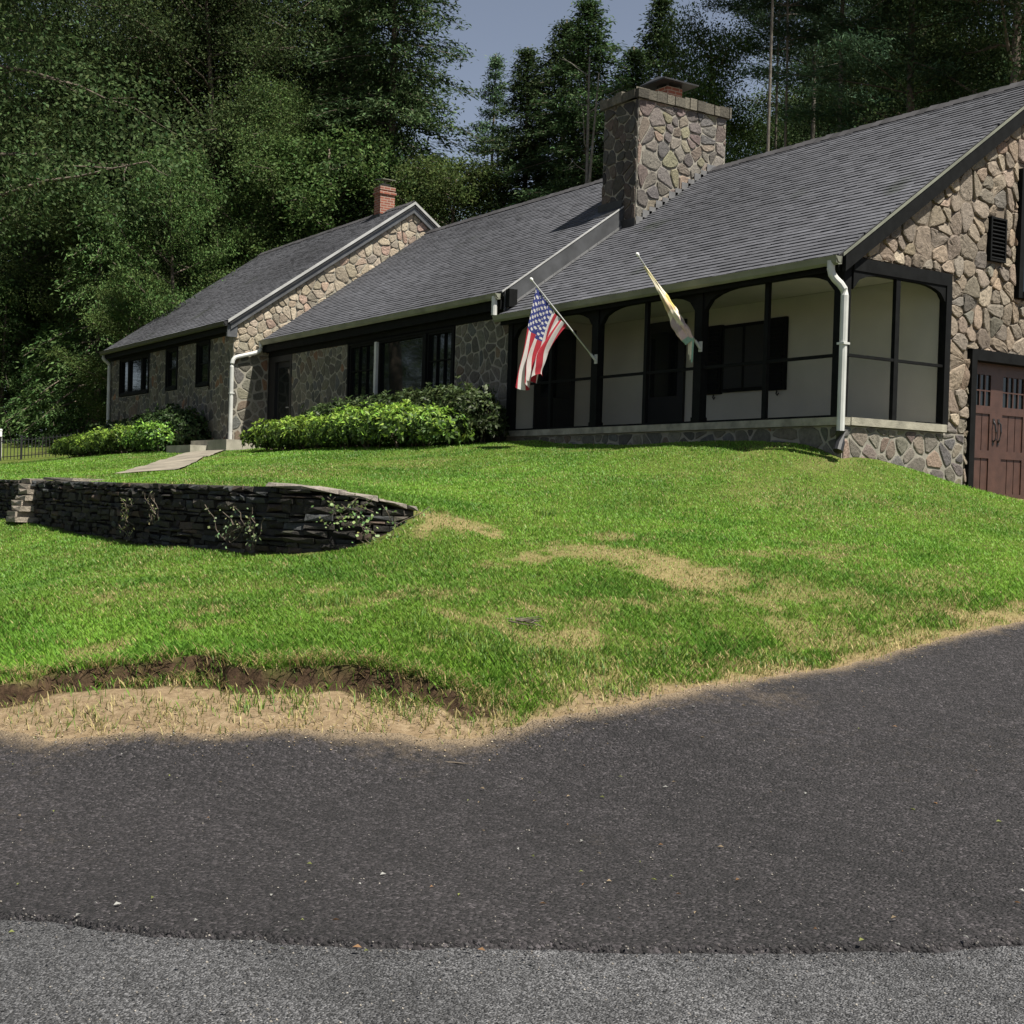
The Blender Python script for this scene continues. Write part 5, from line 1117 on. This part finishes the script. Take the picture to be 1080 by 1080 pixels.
shrub('laurel_hedge', [(-10.9, -0.75, 0.85, 0.5, 0.98), (-9.9, -0.75, 0.9, 0.5, 1.02), (-9.0, -0.75, 0.8, 0.5, 1.04), (-8.45, -0.72, 0.6, 0.5, 0.96)], 'dark glossy laurel hedge with a rounded end against the stone pier', DK, 0.11, 360, 14, 'dark hedges against the house')
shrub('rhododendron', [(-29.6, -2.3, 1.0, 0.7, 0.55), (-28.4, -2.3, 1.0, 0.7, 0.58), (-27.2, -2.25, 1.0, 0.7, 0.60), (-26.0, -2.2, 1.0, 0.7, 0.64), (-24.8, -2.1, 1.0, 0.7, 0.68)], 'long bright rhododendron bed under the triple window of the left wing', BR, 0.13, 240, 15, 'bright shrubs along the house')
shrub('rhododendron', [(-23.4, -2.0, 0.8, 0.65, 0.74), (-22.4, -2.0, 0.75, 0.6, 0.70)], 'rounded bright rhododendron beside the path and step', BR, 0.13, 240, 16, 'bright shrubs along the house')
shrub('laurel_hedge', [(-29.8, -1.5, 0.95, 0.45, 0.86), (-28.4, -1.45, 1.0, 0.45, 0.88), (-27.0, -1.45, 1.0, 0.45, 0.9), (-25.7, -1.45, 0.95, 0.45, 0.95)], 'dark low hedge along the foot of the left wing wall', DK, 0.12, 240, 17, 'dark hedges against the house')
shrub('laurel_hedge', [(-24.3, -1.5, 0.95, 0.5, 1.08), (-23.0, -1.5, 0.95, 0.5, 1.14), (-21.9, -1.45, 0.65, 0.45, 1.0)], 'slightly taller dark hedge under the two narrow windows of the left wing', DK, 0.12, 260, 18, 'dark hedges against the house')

# creepers and weeds on the retaining wall
def creeper(sfrac, zlo, zhi, label, seed, col=(0.13, 0.19, 0.06), n=70, w_=0.25):
    g = np.random.default_rng(seed); s_ = WLL*sfrac; p, d = polyline(WL, s_); nn = np.array([-d[1], d[0]]); b0, t0 = base_z(s_), top_z(s_)
    e = empty('creeper', (p[0], p[1], b0), label, 'creeper', 'creepers on the retaining wall'); st = MB(); P = []
    for k in range(5):
        q = [np.array([*(p-nn*0.08+d*g.normal(0, 0.05)), b0+(t0-b0)*zlo])]
        for j in range(6): q.append(q[-1]+np.array([*(d*g.normal(0, w_*0.35)-nn*g.normal(0.003, 0.006)), (t0-b0)*(zhi-zlo)/6]))
        st.tube(q, 0.004, 4); P += [lerp(q[i], q[i+1], g.random())+np.array([*(d*g.normal(0, 0.05)-nn*abs(g.normal(0.02, 0.02))), g.normal(0, 0.03)]) for i in range(6) for _ in range(max(1, n//45))]
    P = np.array(P); m_ = len(P); out = np.array([-nn[0], -nn[1], 0.5]); D_ = g.normal(0, 0.8, (m_, 3))+np.array([0, 0, -0.4]); N_ = out+g.normal(0, 0.4, (m_, 3))
    np_build('foliage', leaf_quads(P, D_, N_, g.uniform(0.02, 0.055, m_), g.uniform(0.016, 0.04, m_), g), 4, M['shrubleaf'], rep_cols(col, m_, g), e); st.build('stem', [M['bark']], e)
CUM = np.concatenate([[0], np.cumsum(np.linalg.norm(np.diff(WL, axis=0), axis=1))])
def sf(px, d):
    q = np.array(at(px, 540, d)[:2]); return float(CUM[np.argmin(np.linalg.norm(WL-q, axis=1))]/WLL)
creeper(sf(150, 16.7), 0.1, 0.75, 'yellowish creeper tuft on the left part of the dark wall', 201, (0.20, 0.22, 0.09), 120, 0.5)
creeper(sf(178, 16.0), 0.35, 0.85, 'small pale creeper high on the wall right of the yellowish tuft', 202, (0.24, 0.25, 0.13), 60, 0.2)
creeper(sf(248, 14.5), 0.15, 0.7, 'spindly whitish-green creeper at the middle of the dark wall', 203, (0.22, 0.28, 0.14), 90, 0.35)
creeper(sf(280, 14.1), 0.1, 0.55, 'thin upright creeper right of the spindly one', 204, (0.2, 0.26, 0.12), 40, 0.12)
creeper(sf(385, 13.7), 0.0, 0.9, 'leafy creeper climbing near the right end of the wall', 205, (0.17, 0.25, 0.09), 150, 0.3)
creeper(sf(364, 13.6), 0.45, 0.95, 'creeper trailing under the coping stones', 206, (0.16, 0.23, 0.08), 90, 0.25)

# ------------------------------------------------------------------ grass
def grass_points(n, rlo, rhi, amax, g, pw=1.0):
    a_ = az0+np.radians(g.uniform(-amax, amax, n)); u = g.random(n)
    r = rlo*(rhi/rlo)**(u**pw); return np.stack([CAM[0]+r*np.cos(a_), CAM[1]+r*np.sin(a_)], 1), r
g = np.random.default_rng(77)
q, r = grass_points(1450000, 8.2, 46.0, 33.0, g, 1.0)
es = edge_side(q); dr, di, sl = masks(q); cs, ca = cut_side(q)
wd_, ws_, wa_ = seg_dist(q, WEXT); onwall = (wd_ < 0.36) & (ws_ > 0) & (wa_ < WLEN) | ((wd_ < 0.08) & (wa_ < WLEN))
pd_, _, _ = seg_dist(q, PATHL)
keep = (es > 0.02) & (g.random(len(q)) > dr*0.72) & (g.random(len(q)) > di*0.985) & (g.random(len(q)) > sl*0.9) & ~onwall & (pd_ > 0.40+0.2*vnoise(q, 3.0, 63))
keep &= ~((q[:, 0] > -8.6) & (q[:, 0] < 0.1) & (q[:, 1] > -0.06)) & ~((q[:, 0] <= -8.6) & (q[:, 0] > -20) & (q[:, 1] > -0.9)) & ~((q[:, 0] <= -20) & (q[:, 0] > -30.7) & (q[:, 1] > -1.6)) & ~((q[:, 0] > -21.5) & (q[:, 0] < -18.4) & (q[:, 1] > -2.2))
keep &= ~((q[:, 0] > -0.1) & (q[:, 1] > 2.7))
q, r, dr, di, es, cs, ca = q[keep], r[keep], dr[keep], di[keep], es[keep], cs[keep], ca[keep]; n = len(q); z = height(q)
lush = vnoise(q, 1.3, 61)*0.6+vnoise(q, 4.0, 62)*0.4
edge_tuft = ((np.abs(cs-0.15) < 0.2) & (ca < CLEN-0.02) | (es < 0.9))
hgt = (0.022+0.026*lush)*(1-0.45*dr)*g.uniform(0.6, 1.35, n)*np.where(edge_tuft & (g.random(n) < 0.5), 1.5, 1.0)*np.clip(1.0+0.25*(14-r)/6, 0.8, 1.4)
th = g.uniform(0, 2*PI, n); lean = g.uniform(0.15, 0.9, n)*hgt; wid = np.maximum(0.003, 0.00036*r)*g.uniform(0.8, 1.3, n)*1.4
B0 = np.column_stack([q, z-0.006]); D2 = np.stack([np.cos(th), np.sin(th)], 1); W2 = np.stack([-np.sin(th), np.cos(th)], 1)*(wid*0.5)[:, None]
T = B0.copy(); T[:, :2] += D2*lean[:, None]; T[:, 2] += hgt
Mv = B0.copy(); Mv[:, :2] += D2*(lean*0.35)[:, None]; Mv[:, 2] += hgt*0.62
a_ = B0.copy(); a_[:, :2] += W2; b_ = B0.copy(); b_[:, :2] -= W2; c_ = Mv.copy(); c_[:, :2] -= W2*0.9; d_ = T
V = np.stack([a_, b_, c_, d_], 1).reshape(-1, 3)
ba = np.array([0.098, 0.215, 0.026]); bb = np.array([0.20, 0.345, 0.038]); bdry = np.array([0.38, 0.31, 0.14]); bol = np.array([0.22, 0.27, 0.055])
t_ = np.clip(lush*1.2-0.1+g.normal(0, 0.2, n), 0, 1)[:, None]; cg = bb*(1-t_)+ba*t_
big = smooth01((vnoise(q, 0.35, 71)-0.35)/0.4)[:, None]; cg = cg*(0.88+0.26*big)
isdry = (g.random(n) < np.clip(0.035+dr*0.75+di*0.5, 0, 0.95))[:, None]; cg = np.where(isdry, bdry*(0.7+0.5*g.random((n, 1))), cg*(1-0.6*dr[:, None])+bol*0.6*dr[:, None])
cg = cg*(1+g.normal(0, 0.13, (n, 1)))
gr = np_build('grass', V, 4, M['grass'], np.repeat(np.clip(cg, .01, .6), 4, 0)); tag(gr, kind='stuff')

# coarse weed tufts and dead thatch along the cut bank and the verge
def tufts(name, centers, per, hrange, col, colvar, seed, spread=0.06, wid=0.006, lean=1.0, kind='stuff'):
    g = np.random.default_rng(seed); c_ = np.asarray(centers); q = np.repeat(c_, per, 0)+g.normal(0, spread, (len(c_)*per, 2)); n = len(q); z = height(q); h_ = g.uniform(*hrange, n); th = g.uniform(0, 2*PI, n); ll = h_*g.uniform(0.2, 1.0, n)*lean
    D2 = np.stack([np.cos(th), np.sin(th)], 1); W2 = np.stack([-np.sin(th), np.cos(th)], 1)*wid*0.5; B0 = np.column_stack([q, z-0.005])
    def pt(f, k, w_): p = B0.copy(); p[:, :2] += D2*(ll*f*f)[:, None]+W2*w_; p[:, 2] += h_*k; return p
    V = np.concatenate([np.stack([pt(0, 0, 1), pt(0, 0, -1), pt(.6, .62, -.9), pt(.6, .62, .9)], 1).reshape(-1, 3), np.stack([pt(.6, .62, .9), pt(.6, .62, -.9), pt(1, .95, -.1), pt(1, .95, .1)], 1).reshape(-1, 3)])
    idx = g.random(n) < colvar[1]; c = np.where(idx[:, None], np.array(colvar[0])[None], np.array(col)[None])*(1+g.normal(0, 0.2, (n, 1))); c = np.clip(c, .01, .6)
    o = np_build(name, V, 4, M['grass'], np.concatenate([np.repeat(c, 4, 0), np.repeat(c, 4, 0)])); tag(o, kind=kind); return o
g = np.random.default_rng(88); cut = []
for k in range(300):
    s_ = g.uniform(0.2, CLEN-0.05); p, d = polyline(CUT, s_); nn = np.array([-d[1], d[0]]); cut.append(p+nn*g.uniform(0.0, 0.14))
tufts('overhanging_grass', cut, 15, (0.035, 0.10), (0.10, 0.17, 0.028), ((0.36, 0.27, 0.13), 0.5), 89, 0.04, 0.006, 1.9)
ver = []
while len(ver) < 260:
    p = np.array(at(g.uniform(0, 1080), g.uniform(660, 780), g.uniform(8.3, 11.5))[:2]); e_ = edge_side(p[None])[0]; c0, a0 = cut_side(p[None])
    if 0.02 < e_ < 0.55: ver.append(p)
tufts('verge_grass', ver, 12, (0.025, 0.085), (0.13, 0.18, 0.035), ((0.40, 0.32, 0.15), 0.6), 90, 0.07, 0.006, 1.3)
lush_px = [(575, 690, 9.75), (540, 700, 9.6), (515, 705, 9.5), (600, 705, 9.6), (560, 712, 9.4), (620, 720, 9.3), (470, 690, 9.8), (440, 672, 10.1), (515, 690, 9.8), (285, 755, 8.85), (412, 748, 8.95), (655, 690, 9.8), (660, 735, 9.2), (690, 700, 9.7), (720, 690, 9.9), (800, 690, 10.1), (850, 690, 10.2), (345, 650, 10.9), (355, 640, 11.2), (700, 520, 16), (580, 540, 15)]
tufts('weed_tufts', [np.array(at(*p)[:2])+g.normal(0, 0.10, 2) for p in lush_px for _ in range(6)], 20, (0.04, 0.10), (0.085, 0.17, 0.028), ((0.17, 0.24, 0.04), 0.4), 91, 0.07, 0.008, 1.2)

# ------------------------------------------------------------------ small litter on the asphalt and the lawn
g = np.random.default_rng(99); mb = MB()
for k in range(110):
    px, py = g.uniform(0, 1080), 770+250*g.random()**1.4; dd = 1.62/max(0.09, (py-(505+0.03*px))/1400.0); p = at(px, py, dd)[:2]
    if edge_side(p[None])[0] > -0.1: continue
    z = float(height(p[None], False)[0])+0.012; L_ = g.uniform(0.006, 0.018); th = g.uniform(0, 6.28); a_ = np.array([math.cos(th), math.sin(th), 0])*L_; b_ = np.array([-math.sin(th), math.cos(th), 0])*L_*g.uniform(.25, .6); c_ = np.array([p[0], p[1], z])
    k_ = g.uniform(0.6, 1.3); col = [(0.28, 0.22, 0.14), (0.2, 0.12, 0.06), (0.3, 0.3, 0.28), (0.16, 0.18, 0.06)][g.integers(4)]
    mb.add([c_-a_, c_+b_+np.array([0, 0, .008]), c_+a_, c_-b_+np.array([0, 0, .004])], [(0, 1, 2, 3)], 0, tuple(x*k_ for x in col))
o = mb.build('leaf_litter', [M['leaf']]); tag(o, kind='stuff')
def pebbles(name, n, fn, seed, smin, smax, cols):
    g = np.random.default_rng(seed); P = fn(n, g); n = len(P); z = height(P, False)+0.006; k = g.uniform(smin, smax, n); base = np.array([(1, 0, 0), (0, 1, 0), (-1, 0, 0), (0, -1, 0), (0, 0, 1), (0, 0, -1)], float)
    V = base[None]*(k[:, None]*g.uniform(0.6, 1.3, (n, 3)))[:, None, :]; th = g.uniform(0, 6.28, n); c_, s_ = np.cos(th)[:, None], np.sin(th)[:, None]; V = np.stack([V[..., 0]*c_-V[..., 1]*s_, V[..., 0]*s_+V[..., 1]*c_, V[..., 2]*0.7], -1)+np.column_stack([P, z+k*0.3])[:, None]
    F = np.array([(0, 1, 4), (1, 2, 4), (2, 3, 4), (3, 0, 4), (1, 0, 5), (2, 1, 5), (3, 2, 5), (0, 3, 5)]); F = (F[None]+(np.arange(n)*6)[:, None, None]).reshape(-1, 3)
    col = np.array(cols)[g.integers(0, len(cols), n)]*g.uniform(0.6, 1.3, (n, 1)); o = np_build(name, V.reshape(-1, 3), 3, M['pebble'], np.repeat(col, 6, 0), faces=F); return tag(o, kind='stuff')
M['pebble'] = attr_mat('pebble', 0.9, 40.0, 0.3, 0.0)
def edge_spill(n, g):
    p = np.array([at(px, py, 1.6/max(0.1, (py-(505+0.03*px))/1400.0))[:2] for px, py in zip(g.uniform(-30, 1110, n*3), g.uniform(640, 830, n*3))]); e_ = edge_side(p)
    return p[(e_ > -1.0) & (e_ < 0.4) & (g.random(len(p)) < np.exp(-np.abs(e_)/0.13))][:n]
pebbles('gravel', 9000, edge_spill, 301, 0.002, 0.008, [(0.30, 0.23, 0.14), (0.20, 0.15, 0.09), (0.16, 0.15, 0.14), (0.36, 0.31, 0.22)])
def road_grit(n, g):
    p = np.array([at(px, py, 1.6/max(0.1, (py-(505+0.03*px))/1400.0))[:2] for px, py in zip(g.uniform(-30, 1110, n), 700+420*g.random(n)**0.7)]); return p[edge_side(p) < -0.1]
pebbles('road_grit', 2600, road_grit, 302, 0.002, 0.006, [(0.16, 0.15, 0.14), (0.06, 0.06, 0.06), (0.24, 0.22, 0.19), (0.03, 0.03, 0.03)])
def seam_grit(n, g):
    p = np.array([at(px, py, 1.6/max(0.1, (py-(505+0.03*px))/1400.0))[:2] for px, py in zip(g.uniform(-30, 1110, n*3), g.uniform(930, 1040, n*3))]); e_ = seam_side(p); return p[(e_ < 0.02) & (g.random(len(p)) < np.exp(-np.abs(e_)/0.10))][:n]
pebbles('seam_crumbs', 1500, seam_grit, 303, 0.002, 0.008, [(0.035, 0.033, 0.035), (0.05, 0.05, 0.05), (0.12, 0.11, 0.1)])
def stick(px, py, d, L, label, n=3, seed=1, col='bark', r=0.012):
    g = np.random.default_rng(seed); p = at(px, py, d)[:2]; z = float(height(p[None])[0])+0.03; mb = MB()
    for k in range(n):
        th = g.uniform(-1.3, 1.3)+0.4; P = limb((p[0]+g.normal(0, .05), p[1]+g.normal(0, .05), z), (math.cos(th), math.sin(th), g.uniform(-.05, .12)), L*g.uniform(.6, 1), g, 0.16, 0, 5); mb.tube(P, [r*(1-.13*j) for j in range(6)], 6)
    o = mb.build('fallen_branch', [M[col]]); return tag(o, label, 'branch')
stick(545, 662, 10.3, 0.26, 'dark tangle of dead twigs lying on the lawn slope above the cut bank', 11, 5, 'bark', 0.007)
stick(480, 792, 8.3, 0.16, 'short dark stick lying at the verge below the cut bank', 2, 6, 'bark', 0.008)
